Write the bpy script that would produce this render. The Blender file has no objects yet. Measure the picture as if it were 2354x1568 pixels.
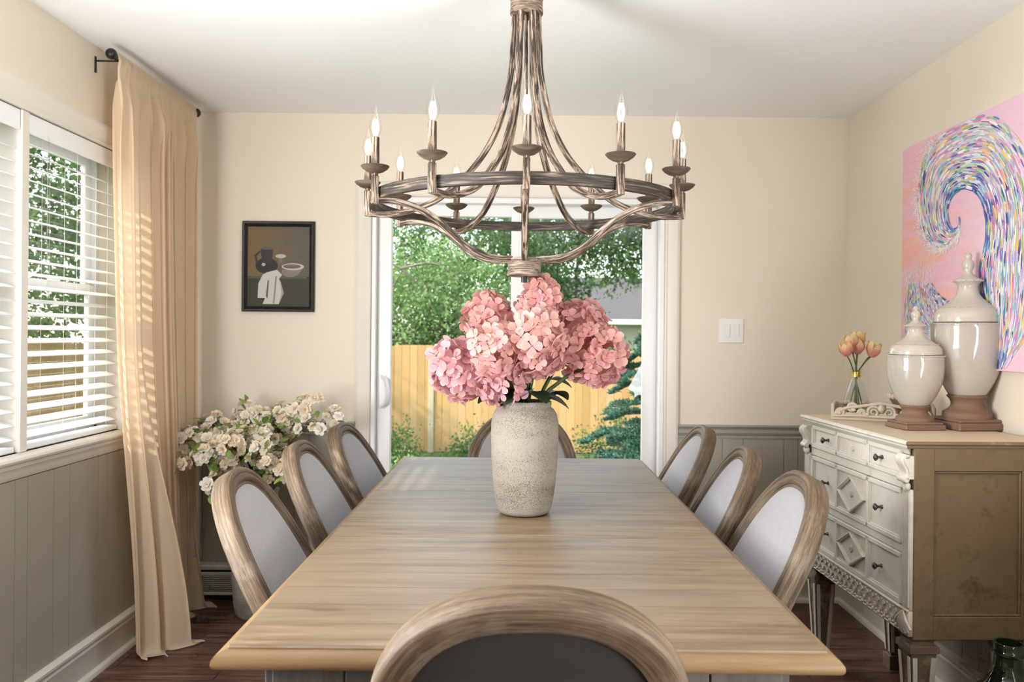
import bpy, math, random
from mathutils import Vector, Matrix, Quaternion, noise as mnoise
R = random.Random(7)
PI = math.pi
sc = bpy.context.scene
COL = sc.collection

# ------------------------------------------------------------------ camera
EYE = 1.325
cd = bpy.data.cameras.new('camera'); cam = bpy.data.objects.new('camera', cd); COL.objects.link(cam)
cd.sensor_width = 36.0; cd.lens = 1886.0 / 2354.0 * 36.0
cd.shift_x = -13.0 / 2354.0; cd.shift_y = -13.0 / 2354.0
cam.matrix_world = Matrix.Translation((0, 0, EYE)) @ Matrix.Rotation(PI/2, 4, 'X') @ Matrix.Rotation(0.0092, 4, 'Z')
cd.clip_start = 0.05; cd.clip_end = 200
cd.dof.use_dof = True; cd.dof.focus_distance = 2.45; cd.dof.aperture_fstop = 5.6
sc.camera = cam

# ------------------------------------------------------------------ world, sun, fill lamps
w = bpy.data.worlds.new('sky'); sc.world = w; w.use_nodes = True
nt = w.node_tree; nt.nodes.clear()
sky = nt.nodes.new('ShaderNodeTexSky'); sky.sky_type = 'NISHITA'; sky.sun_disc = False
sky.sun_elevation = math.radians(42); sky.sun_rotation = math.radians(300); sky.air_density = 1.0; sky.dust_density = 2.0
bg = nt.nodes.new('ShaderNodeBackground'); bg.inputs[1].default_value = 0.86
hs = nt.nodes.new('ShaderNodeHueSaturation'); hs.inputs['Saturation'].default_value = 0.55
ow = nt.nodes.new('ShaderNodeOutputWorld')
nt.links.new(sky.outputs[0], hs.inputs['Color']); nt.links.new(hs.outputs[0], bg.inputs[0]); nt.links.new(bg.outputs[0], ow.inputs[0])

def lamp(name, kind, energy, col, loc, direction, **kw):
    ld = bpy.data.lights.new(name, kind); ld.energy = energy; ld.color = col
    for k, v in kw.items(): setattr(ld, k, v)
    o = bpy.data.objects.new(name, ld); COL.objects.link(o); o.location = loc
    o.rotation_euler = Vector(direction).to_track_quat('-Z', 'Y').to_euler()
    return o
lamp('sun', 'SUN', 7.4, (1.0, 0.93, 0.82), (-6, -4, 8), (0.70, 0.34, -0.58), angle=math.radians(0.8))
# unseen fill lamps added near both side walls, where no window is built
lamp('fill_lamp_left', 'AREA', 168, (0.95, 0.975, 1.0), (-1.61, 1.35, 1.45), (1, 0.34, 0.20), shape='RECTANGLE', size=1.1, size_y=1.4)
lamp('fill_lamp_right', 'AREA', 136, (0.93, 0.97, 1.0), (1.61, 0.35, 1.35), (-1, 0.16, 0.55), shape='RECTANGLE', size=1.4, size_y=1.8)
vs = sc.view_settings
sc.display_settings.display_device = 'sRGB'
vs.view_transform = 'Standard'; vs.look = 'None'; vs.exposure = -0.24; vs.gamma = 1.0; vs.use_curve_mapping = False
try:
    cy = sc.cycles
    cy.use_denoising = True; cy.max_bounces = 8; cy.diffuse_bounces = 4; cy.glossy_bounces = 3
    cy.use_adaptive_sampling = True; cy.adaptive_threshold = 0.09; cy.adaptive_min_samples = 12
    cy.transmission_bounces = 8; cy.transparent_max_bounces = 16; cy.sample_clamp_indirect = 6.0
    cy.caustics_reflective = False; cy.caustics_refractive = False
except Exception: pass

# ------------------------------------------------------------------ material helpers
def L(r, g, b):
    "sRGB 0-255 to linear"
    f = lambda v: (v/255/12.92) if v/255 <= 0.04045 else ((v/255+0.055)/1.055)**2.4
    return (f(r), f(g), f(b), 1.0)
class NT:
    def __init__(s, name):
        s.m = bpy.data.materials.new(name); s.m.use_nodes = True; s.t = s.m.node_tree; s.t.nodes.clear()
        s.o = s.t.nodes.new('ShaderNodeOutputMaterial')
    def n(s, ty, **kw):
        x = s.t.nodes.new('ShaderNode' + ty)
        for k, v in kw.items(): setattr(x, k, v)
        return x
    def put(s, sock, v):
        if isinstance(v, bpy.types.NodeSocket): s.t.links.new(v, sock)
        elif v is not None: sock.default_value = v
    def coord(s, scale=(1, 1, 1), rot=(0, 0, 0), kind='Object', loc=(0, 0, 0)):
        tc = s.n('TexCoord'); mp = s.n('Mapping')
        mp.inputs['Scale'].default_value = scale; mp.inputs['Rotation'].default_value = rot; mp.inputs['Location'].default_value = loc
        s.t.links.new(tc.outputs[kind], mp.inputs[0]); return mp.outputs[0]
    def noise(s, vec, scale=5, detail=4, rough=0.55, dist=0.0):
        x = s.n('TexNoise'); s.put(x.inputs['Vector'], vec); x.inputs['Scale'].default_value = scale
        x.inputs['Detail'].default_value = detail; x.inputs['Roughness'].default_value = rough; x.inputs['Distortion'].default_value = dist
        return x.outputs['Fac']
    def ramp(s, fac, stops, interp='LINEAR'):
        x = s.n('ValToRGB'); s.put(x.inputs[0], fac); e = x.color_ramp.elements; x.color_ramp.interpolation = interp
        while len(e) < len(stops): e.new(0.5)
        for i, (p, c) in enumerate(stops):
            e[i].position = p; e[i].color = c if len(c) == 4 else (*c, 1)
        return x.outputs[0]
    def mix(s, fac, a, b, mode='MIX'):
        x = s.n('Mix', data_type='RGBA', blend_type=mode); s.put(x.inputs[0], fac); s.put(x.inputs[6], a); s.put(x.inputs[7], b)
        return x.outputs[2]
    def math(s, op, a, b=None, c=None):
        x = s.n('Math', operation=op); s.put(x.inputs[0], a)
        if b is not None: s.put(x.inputs[1], b)
        if c is not None: s.put(x.inputs[2], c)
        return x.outputs[0]
    def attr(s, name='Col'):
        x = s.n('Attribute'); x.attribute_name = name; return x.outputs['Color']
    def bump(s, h, strength=0.3, dist=0.01):
        x = s.n('Bump'); x.inputs['Strength'].default_value = strength; x.inputs['Distance'].default_value = dist
        s.put(x.inputs['Height'], h); return x.outputs[0]
    def out(s, shader): s.t.links.new(shader, s.o.inputs[0]); return s.m
    def bsdf(s, col, rough=0.5, normal=None, **kw):
        x = s.n('BsdfPrincipled'); s.put(x.inputs['Base Color'], col); s.put(x.inputs['Roughness'], rough)
        if normal is not None: s.put(x.inputs['Normal'], normal)
        for k, v in kw.items(): s.put(x.inputs[k.replace('_', ' ')], v)
        return x.outputs[0]
def paint(name, col, rough=0.6, var=0.04, bscale=120, bstr=0.08, **kw):
    t = NT(name); v = t.coord()
    c2 = tuple(max(0, x*(1-var*2)) for x in col[:3]) + (1,)
    c = t.mix(t.noise(v, 2.2, 3), col, c2)
    return t.out(t.bsdf(c, rough, t.bump(t.noise(v, bscale, 2), bstr, 0.002), **kw))
def grain_wood(name, cols, axis=0, stretch=14, scale=9, rough=0.55, white=0.0, whitecol=(0.6, 0.55, 0.5, 1), bstr=0.25, fine=60):
    "grain along the given local axis; cols dark..light"
    t = NT(name); sc_ = [stretch]*3; sc_[axis] = 1.0
    v = t.coord(tuple(sc_)); n1 = t.noise(v, scale/6, 6, 0.6, 0.8); n2 = t.noise(v, fine/6, 3, 0.7)
    k = len(cols); f = t.math('ADD', t.math('MULTIPLY', n1, 0.75), t.math('MULTIPLY', n2, 0.25))
    c = t.ramp(f, [(0.3 + 0.4*i/(k-1), cols[i]) for i in range(k)])
    if white:
        v2 = t.coord((1, 1, 1)); m = t.ramp(t.math('ADD', t.math('MULTIPLY', t.noise(v2, 7, 3), 0.6), t.math('MULTIPLY', n2, 0.4)), [(0.45, (0, 0, 0)), (0.62, (white,)*3)])
        c = t.mix(m, c, whitecol)
    return t.out(t.bsdf(c, rough, t.bump(f, bstr, 0.004)))
def along(t, k=(4, 90, 90)):
    mp = t.n('Mapping'); mp.inputs['Scale'].default_value = k; t.t.links.new(t.attr(), mp.inputs[0]); return mp.outputs[0]
def glassy(name, tint=(1, 1, 1, 1), rough=0.0, ior=1.45, refl=1.0):
    "thin clear glass: transmits straight through, reflects by Fresnel"
    t = NT(name); tr = t.n('BsdfTransparent'); tr.inputs[0].default_value = tint
    g = t.n('BsdfGlossy'); g.inputs['Roughness'].default_value = rough
    fr = t.n('LayerWeight'); fr.inputs[0].default_value = 0.5
    mx = t.n('MixShader'); t.put(mx.inputs[0], t.math('ADD', 0.035*refl, t.math('MULTIPLY', t.math('POWER', fr.outputs['Facing'], 4.5), 0.75*refl)))
    t.t.links.new(tr.outputs[0], mx.inputs[1]); t.t.links.new(g.outputs[0], mx.inputs[2])
    return t.out(mx.outputs[0])
def leafy(name, tint=(1, 1, 1, 1), trans=0.35, rough=0.55, val=None):
    "pigment from the Col attribute, thin and translucent"
    t = NT(name); c = t.attr() if val is None else val
    if val is None: c = t.mix(1.0, c, tint, 'MULTIPLY')
    b = t.bsdf(c, rough); tl = t.n('BsdfTranslucent'); t.put(tl.inputs[0], c)
    mx = t.n('MixShader'); mx.inputs[0].default_value = trans
    t.t.links.new(b, mx.inputs[1]); t.t.links.new(tl.outputs[0], mx.inputs[2]); return t.out(mx.outputs[0])
def emit(name, col, s):
    t = NT(name); e = t.n('Emission'); e.inputs[0].default_value = col; e.inputs[1].default_value = s; return t.out(e.outputs[0])

M = {}
M['wall'] = paint('wall_cream_paint', (0.77, 0.685, 0.56, 1), 0.55, 0.01, 220, 0.05)
M['ceiling'] = paint('ceiling_white', (0.91, 0.91, 0.91, 1), 0.7, 0.01, 220, 0.05)
M['greige'] = paint('wainscot_greige', (0.40, 0.36, 0.295, 1), 0.4, 0.02, 200, 0.04)
M['trim'] = paint('trim_cream', (0.76, 0.70, 0.62, 1), 0.35, 0.01, 200, 0.03)
M['white'] = paint('white_vinyl', (0.82, 0.81, 0.80, 1), 0.35, 0.005, 200, 0.02)
M['plate'] = paint('switch_white', (0.80, 0.76, 0.72, 1), 0.3, 0.005, 200, 0.02)
M['slat'] = paint('blind_white', (0.88, 0.88, 0.88, 1), 0.35, 0.005, 200, 0.02)
M['black'] = paint('black_iron', (0.012, 0.011, 0.010, 1), 0.35, 0.1, 200, 0.05)
M['glass'] = glassy('pane_glass', (0.97, 0.985, 0.98, 1), 0.0, 1.45, 1.0)
M['clear'] = glassy('clear_glass', (0.97, 0.98, 0.97, 1), 0.0, 1.5, 1.3)
M['bulb'] = glassy('bulb_glass', (1, 0.99, 0.97, 1), 0.0, 1.45, 1.0)
M['filament'] = emit('filament_glow', (1.0, 0.87, 0.68, 1), 9.0)

def m_floor():
    t = NT('dark_plank_floor'); v = t.coord((1, 1, 1))
    br = t.n('TexBrick'); t.put(br.inputs['Vector'], v)
    br.offset = 0.37; br.inputs['Scale'].default_value = 1.0; br.inputs['Mortar Size'].default_value = 0.0025
    br.inputs['Brick Width'].default_value = 1.15; br.inputs['Row Height'].default_value = 0.125; br.inputs['Bias'].default_value = 0.0
    br.inputs['Color1'].default_value = (0, 0, 0, 1); br.inputs['Color2'].default_value = (1, 1, 1, 1); br.inputs['Mortar'].default_value = (0.5, 0.5, 0.5, 1)
    g = t.noise(t.coord((1.2, 16, 1)), 2.6, 6, 0.65, 0.6)
    base = t.ramp(g, [(0.32, (0.038, 0.021, 0.016)), (0.5, (0.115, 0.057, 0.040)), (0.68, (0.24, 0.13, 0.092))])
    base = t.mix(t.math('MULTIPLY', br.outputs['Color'], 0.55), base, t.mix(0.5, base, (0.13, 0.05, 0.028, 1)))
    base = t.mix(br.outputs['Fac'], base, (0.012, 0.008, 0.006, 1))
    rg = t.math('ADD', 0.26, t.math('MULTIPLY', g, 0.25))
    return t.out(t.bsdf(base, rg, t.bump(t.math('SUBTRACT', t.math('MULTIPLY', g, 0.4), br.outputs['Fac']), 0.25, 0.004)))
M['floor'] = m_floor()
def m_table(name, rough=0.36):
    t = NT(name)
    tc = t.n('TexCoord'); sp = t.n('SeparateXYZ'); t.t.links.new(tc.outputs['Object'], sp.inputs[0])
    row = t.math('FLOOR', t.math('DIVIDE', sp.outputs[1], 0.1085))
    fr = t.math('FRACT', t.math('DIVIDE', sp.outputs[1], 0.1085))
    wn = t.n('TexWhiteNoise', noise_dimensions='1D'); t.put(wn.inputs['W'], row)
    cb = t.n('CombineXYZ'); t.put(cb.inputs[0], t.math('ADD', sp.outputs[0], t.math('MULTIPLY', wn.outputs['Value'], 9.0)))
    t.put(cb.inputs[1], t.math('MULTIPLY', sp.outputs[1], 13.0)); t.put(cb.inputs[2], row)
    g = t.noise(cb.outputs[0], 2.0, 7, 0.62, 0.7); g2 = t.noise(cb.outputs[0], 9.0, 4, 0.7, 0.3)
    f = t.math('ADD', t.math('MULTIPLY', g, 0.7), t.math('MULTIPLY', g2, 0.3))
    c = t.ramp(f, [(0.34, (0.078, 0.046, 0.022)), (0.45, (0.152, 0.100, 0.053)), (0.54, (0.215, 0.150, 0.086)), (0.66, (0.292, 0.220, 0.139))])
    c = t.mix(t.math('MULTIPLY', wn.outputs['Value'], 0.6), c, (0.195, 0.148, 0.105, 1))
    cl = t.noise(t.coord((1, 3, 1)), 2.2, 3, 0.6); c = t.mix(t.ramp(cl, [(0.42, (0, 0, 0)), (0.7, (0.45,)*3)]), c, (0.29, 0.223, 0.145, 1))
    # knots: stretched dark flecks
    vo = t.n('TexVoronoi'); t.put(vo.inputs['Vector'], t.coord((2.6, 8.5, 1))); vo.inputs['Scale'].default_value = 1.3; vo.inputs['Randomness'].default_value = 1.0
    kn = t.ramp(t.math('ADD', vo.outputs['Distance'], t.math('MULTIPLY', t.noise(t.coord((9, 40, 1)), 2, 3), 0.09)), [(0.125, (1, 1, 1)), (0.18, (0, 0, 0))])
    c = t.mix(t.math('MULTIPLY', kn, 0.72), c, (0.12, 0.065, 0.035, 1))
    cr = t.ramp(t.noise(t.coord((1.6, 46, 1)), 2.4, 3, 0.6), [(0.615, (0, 0, 0)), (0.66, (0.75,)*3)]); c = t.mix(cr, c, (0.17, 0.10, 0.055, 1))
    seam = t.ramp(t.math('ABSOLUTE', t.math('SUBTRACT', fr, 0.5)), [(0.476, (0, 0, 0)), (0.490, (1, 1, 1))])
    c = t.mix(t.math('MULTIPLY', seam, t.math('ADD', 0.45, t.math('MULTIPLY', wn.outputs['Value'], 0.5))), c, (0.15, 0.09, 0.05, 1))
    h = t.math('SUBTRACT', t.math('MULTIPLY', f, 0.5), seam)
    return t.out(t.bsdf(c, t.math('ADD', rough, t.math('MULTIPLY', g2, 0.15)), t.bump(h, 0.16, 0.003)))
M['table'] = m_table('pale_pine_planks')
M['edge'] = grain_wood('pine_edge', [(0.13, 0.072, 0.028), (0.20, 0.118, 0.052), (0.27, 0.17, 0.085)], 0, 10, 10, 0.38)
M['tablebase'] = grain_wood('weathered_base', [(0.055, 0.045, 0.038), (0.10, 0.085, 0.072), (0.17, 0.145, 0.12)], 2, 12, 12, 0.7)
def m_chairwood():
    t = NT('weathered_oak'); v = along(t, (3.5, 75, 75)); n = t.noise(v, 1.6, 5, 0.66, 0.7); n2 = t.noise(along(t, (14, 260, 260)), 2.0, 3, 0.7)
    f = t.math('ADD', t.math('MULTIPLY', n, 0.7), t.math('MULTIPLY', n2, 0.3))
    c = t.ramp(f, [(0.35, (0.042, 0.025, 0.013)), (0.47, (0.098, 0.062, 0.034)), (0.57, (0.165, 0.110, 0.064)), (0.68, (0.235, 0.168, 0.105))])
    m = t.ramp(t.math('ADD', t.math('MULTIPLY', t.noise(t.coord(), 11, 4), 0.6), t.math('MULTIPLY', n2, 0.4)), [(0.52, (0, 0, 0)), (0.70, (0.5,)*3)])
    c = t.mix(m, c, (0.34, 0.285, 0.23, 1))
    return t.out(t.bsdf(c, 0.62, t.bump(f, 0.3, 0.003)))
M['chairwood'] = m_chairwood()
def m_fabric(name, c1, c2, sc_=260, bs=0.3, sheen=0.25):
    t = NT(name); v = t.coord((1, 1, 1))
    n = t.noise(v, sc_, 3, 0.7); n2 = t.noise(t.coord((1, 1, 0.25)), 90, 3, 0.7)
    c = t.mix(t.math('MULTIPLY', t.math('ADD', n, n2), 0.5), c1, c2)
    return t.out(t.bsdf(c, 0.9, t.bump(n, bs, 0.002), Sheen_Weight=sheen, Sheen_Roughness=0.5))
M['linen'] = m_fabric('grey_linen', (0.235, 0.225, 0.228, 1), (0.40, 0.385, 0.39, 1))
M['backcloth_shade'] = m_fabric('shaded_back_fabric', (0.018, 0.014, 0.011, 1), (0.036, 0.029, 0.024, 1), 300, 0.3, 0.0)  # back fabric, its colour darkened to carry the shade on the chair back
def m_chand():
    t = NT('whitewashed_iron_wood'); n = t.noise(along(t, (6, 75, 75)), 2.0, 5, 0.72, 0.6)
    c = t.ramp(n, [(0.41, (0.026, 0.016, 0.010)), (0.485, (0.085, 0.054, 0.034)), (0.54, (0.31, 0.225, 0.16)), (0.63, (0.50, 0.40, 0.315))])
    return t.out(t.bsdf(c, 0.6, t.bump(n, 0.3, 0.003)))
def m_chand_h():
    t = NT('whitewashed_ring'); n = t.noise(along(t, (4, 90, 90)), 2.0, 5, 0.72, 0.6)
    c = t.ramp(n, [(0.45, (0.022, 0.015, 0.011)), (0.54, (0.070, 0.048, 0.033)), (0.62, (0.20, 0.15, 0.11)), (0.72, (0.36, 0.29, 0.23))])
    return t.out(t.bsdf(c, 0.6, t.bump(n, 0.3, 0.003)))
M['chand'] = m_chand(); M['chandh'] = m_chand_h()
def m_hub():
    t = NT('whitewashed_hub'); tc = t.n('TexCoord'); n = t.noise(t.coord((12, 12, 190)), 1.6, 5, 0.7, 0.5)
    c = t.ramp(n, [(0.36, (0.05, 0.032, 0.021)), (0.47, (0.15, 0.10, 0.068)), (0.56, (0.36, 0.28, 0.21)), (0.7, (0.52, 0.43, 0.35))]); return t.out(t.bsdf(c, 0.6))
M['chandhub'] = m_hub()
M['pan'] = grain_wood('bronzed_pan', [(0.035, 0.024, 0.017), (0.09, 0.062, 0.043), (0.22, 0.16, 0.115)], 0, 6, 30, 0.45)
def m_vase():
    t = NT('speckled_stoneware'); v = t.coord((1, 1, 1)); pit = t.noise(v, 430, 2, 0.6)
    band = t.noise(t.coord((1.2, 1.2, 5.5), loc=(0.3, 0.1, 0.55)), 2.6, 3, 0.6)
    thr = t.math('SUBTRACT', t.math('ADD', pit, t.math('MULTIPLY', band, 0.55)), 0.0)
    pm = t.ramp(thr, [(0.815, (0, 0, 0)), (0.875, (1, 1, 1))])
    c = t.mix(t.noise(v, 9, 3), (0.265, 0.232, 0.188, 1), (0.325, 0.292, 0.245, 1))
    c = t.mix(t.math('MULTIPLY', pm, 0.8), c, (0.10, 0.066, 0.038, 1))
    return t.out(t.bsdf(c, 0.85, t.bump(t.math('SUBTRACT', t.math('MULTIPLY', t.noise(v, 320, 2), 0.3), pm), 0.5, 0.003)))
M['vase'] = m_vase()
def m_chest(name, ca, cb, cdirt, amt):
    t = NT(name); v = t.coord((1, 1, 1)); n = t.noise(v, 5, 5, 0.65, 0.4); n2 = t.noise(v, 26, 5, 0.7)
    c = t.mix(n, ca, cb); c = t.mix(t.ramp(t.math('ADD', t.math('MULTIPLY', n, 0.5), t.math('MULTIPLY', n2, 0.5)), [(0.52, (0, 0, 0)), (0.66, (amt,)*3)]), c, cdirt)
    return t.out(t.bsdf(c, 0.6, t.bump(n2, 0.12, 0.003)))
M['chestfront'] = m_chest('antique_cream_paint', (0.66, 0.60, 0.51, 1), (0.76, 0.71, 0.63, 1), (0.47, 0.40, 0.31, 1), 0.5)
M['chestside'] = m_chest('antique_paint_shaded', (0.145, 0.094, 0.044, 1), (0.225, 0.155, 0.082, 1), (0.066, 0.039, 0.018, 1), 0.8)  # shade of the chest's side put into the colour: browner than the front
M['chesttop'] = m_chest('aged_tan_top', (0.60, 0.47, 0.32, 1), (0.68, 0.56, 0.42, 1), (0.44, 0.30, 0.18, 1), 0.6)
M['chestrim'] = m_chest('worn_brown_rim', (0.17, 0.10, 0.055, 1), (0.27, 0.17, 0.10, 1), (0.55, 0.45, 0.34, 1), 0.8)
M['legbrown'] = m_chest('worn_brown_leg', (0.13, 0.085, 0.05, 1), (0.22, 0.15, 0.095, 1), (0.52, 0.46, 0.38, 1), 0.8)
M['carved'] = m_chest('carved_cream', (0.62, 0.54, 0.435, 1), (0.70, 0.63, 0.53, 1), (0.26, 0.19, 0.12, 1), 0.35)
M['pewter'] = paint('aged_pewter', (0.13, 0.12, 0.105, 1), 0.38, 0.2, 160, 0.15, Metallic=0.7)
M['urn'] = paint('cream_glaze', (0.47, 0.42, 0.36, 1), 0.12, 0.01, 60, 0.01, Coat_Weight=0.6, Coat_Roughness=0.03)
M['urnlid'] = paint('cream_glaze_lid', (0.54, 0.475, 0.39, 1), 0.16, 0.02, 60, 0.02, Coat_Weight=0.5, Coat_Roughness=0.05)
M['urnbase'] = paint('brown_terracotta', (0.235, 0.135, 0.085, 1), 0.7, 0.12, 140, 0.1)
M['tray'] = m_chest('carved_tray_wood', (0.56, 0.47, 0.355, 1), (0.66, 0.575, 0.46, 1), (0.36, 0.25, 0.16, 1), 0.5)
M['bowl'] = grain_wood('bowl_wood', [(0.14, 0.085, 0.045), (0.25, 0.16, 0.09), (0.36, 0.25, 0.15)], 0, 8, 14, 0.6)
M['bottle'] = paint('dark_green_glass', (0.010, 0.016, 0.008, 1), 0.06, 0.1, 20, 0.0, Coat_Weight=0.7)
def m_curtain():
    t = NT('peach_curtain'); v = t.coord((1, 1, 1))
    c = t.mix(t.noise(t.coord((60, 60, 60)), 6, 2), (0.84, 0.67, 0.48, 1), (0.88, 0.73, 0.54, 1))
    b = t.bsdf(c, 0.75, t.bump(t.noise(v, 500, 2), 0.06, 0.001), Sheen_Weight=0.15); tl = t.n('BsdfTranslucent'); t.put(tl.inputs[0], c)
    mx = t.n('MixShader'); mx.inputs[0].default_value = 0.45
    t.t.links.new(b, mx.inputs[1]); t.t.links.new(tl.outputs[0], mx.inputs[2]); return t.out(mx.outputs[0])
M['curtain'] = m_curtain()
M['petal'] = leafy('hydrangea_petal', trans=0.38, rough=0.6)
M['blossom'] = leafy('blossom_petal', trans=0.3, rough=0.6)
M['leaf'] = leafy('flower_leaf', trans=0.2, rough=0.4)
M['tulip'] = leafy('tulip_petal', trans=0.35, rough=0.5)
M['foliage'] = leafy('tree_foliage', trans=0.35, rough=0.6)
M['attr'] = leafy('pigment', trans=0.0, rough=0.6)
M['stem'] = paint('green_stem', (0.085, 0.13, 0.035, 1), 0.5, 0.2, 80, 0.1)
M['darkstem'] = paint('brown_stem', (0.10, 0.07, 0.03, 1), 0.6, 0.2, 80, 0.1)
M['bark'] = grain_wood('bark', [(0.05, 0.038, 0.03), (0.12, 0.095, 0.075), (0.22, 0.19, 0.16)], 2, 5, 20, 0.9)
M['palebark'] = paint('pale_dead_wood', (0.34, 0.28, 0.23, 1), 0.9, 0.2, 60, 0.3)
M['grille'] = paint('heater_enamel', (0.62, 0.58, 0.52, 1), 0.4, 0.02, 100, 0.03)
M['heaterdark'] = paint('heater_slot', (0.06, 0.055, 0.05, 1), 0.8, 0.1, 100, 0.03)
M['roof'] = grain_wood('grey_shingles', [(0.075, 0.067, 0.067), (0.10, 0.09, 0.09), (0.135, 0.124, 0.122)], 0, 7, 30, 0.9)
M['siding'] = paint('pale_siding', (0.70, 0.62, 0.60, 1), 0.7, 0.03, 30, 0.05)
def m_lawn():
    t = NT('lawn'); v = t.coord(); c = t.ramp(t.noise(v, 14, 5, 0.7), [(0.35, (0.05, 0.10, 0.025)), (0.6, (0.14, 0.22, 0.06)), (0.75, (0.32, 0.22, 0.09))])
    return t.out(t.bsdf(c, 0.9, t.bump(t.noise(v, 60, 3), 0.6, 0.03)))
M['lawn'] = m_lawn()
def m_canvas():
    t = NT('pink_painted_canvas'); v = t.coord((1, 1.1, 5.0)); n = t.noise(v, 1.6, 4, 0.6, 0.6); n2 = t.noise(t.coord((1, 3, 22)), 2.2, 4, 0.65)
    c = t.ramp(n, [(0.36, (0.78, 0.42, 0.55)), (0.48, (0.80, 0.47, 0.55)), (0.56, (0.83, 0.42, 0.38)), (0.66, (0.84, 0.50, 0.36))])
    sp = t.n('SeparateXYZ'); tc = t.n('TexCoord'); t.t.links.new(tc.outputs['Object'], sp.inputs[0])
    right = t.ramp(t.math('MULTIPLY', sp.outputs[1], -1.0), [(0.30, (0, 0, 0)), (0.62, (1, 1, 1))])
    c = t.mix(right, c, t.mix(n2, (0.80, 0.47, 0.60, 1), (0.82, 0.60, 0.68, 1)))
    c = t.mix(t.ramp(n2, [(0.5, (0, 0, 0)), (0.75, (0.5,)*3)]), c, (0.86, 0.60, 0.64, 1))
    return t.out(t.bsdf(c, 0.6, t.bump(n2, 0.1, 0.001)))
M['canvas'] = m_canvas()
M['gold'] = paint('gold_band', (0.80, 0.52, 0.16, 1), 0.25, 0.02, 100, 0.0, Metallic=0.9)
M['canvasedge'] = paint('canvas_edge', (0.78, 0.50, 0.56, 1), 0.7, 0.05)

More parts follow.
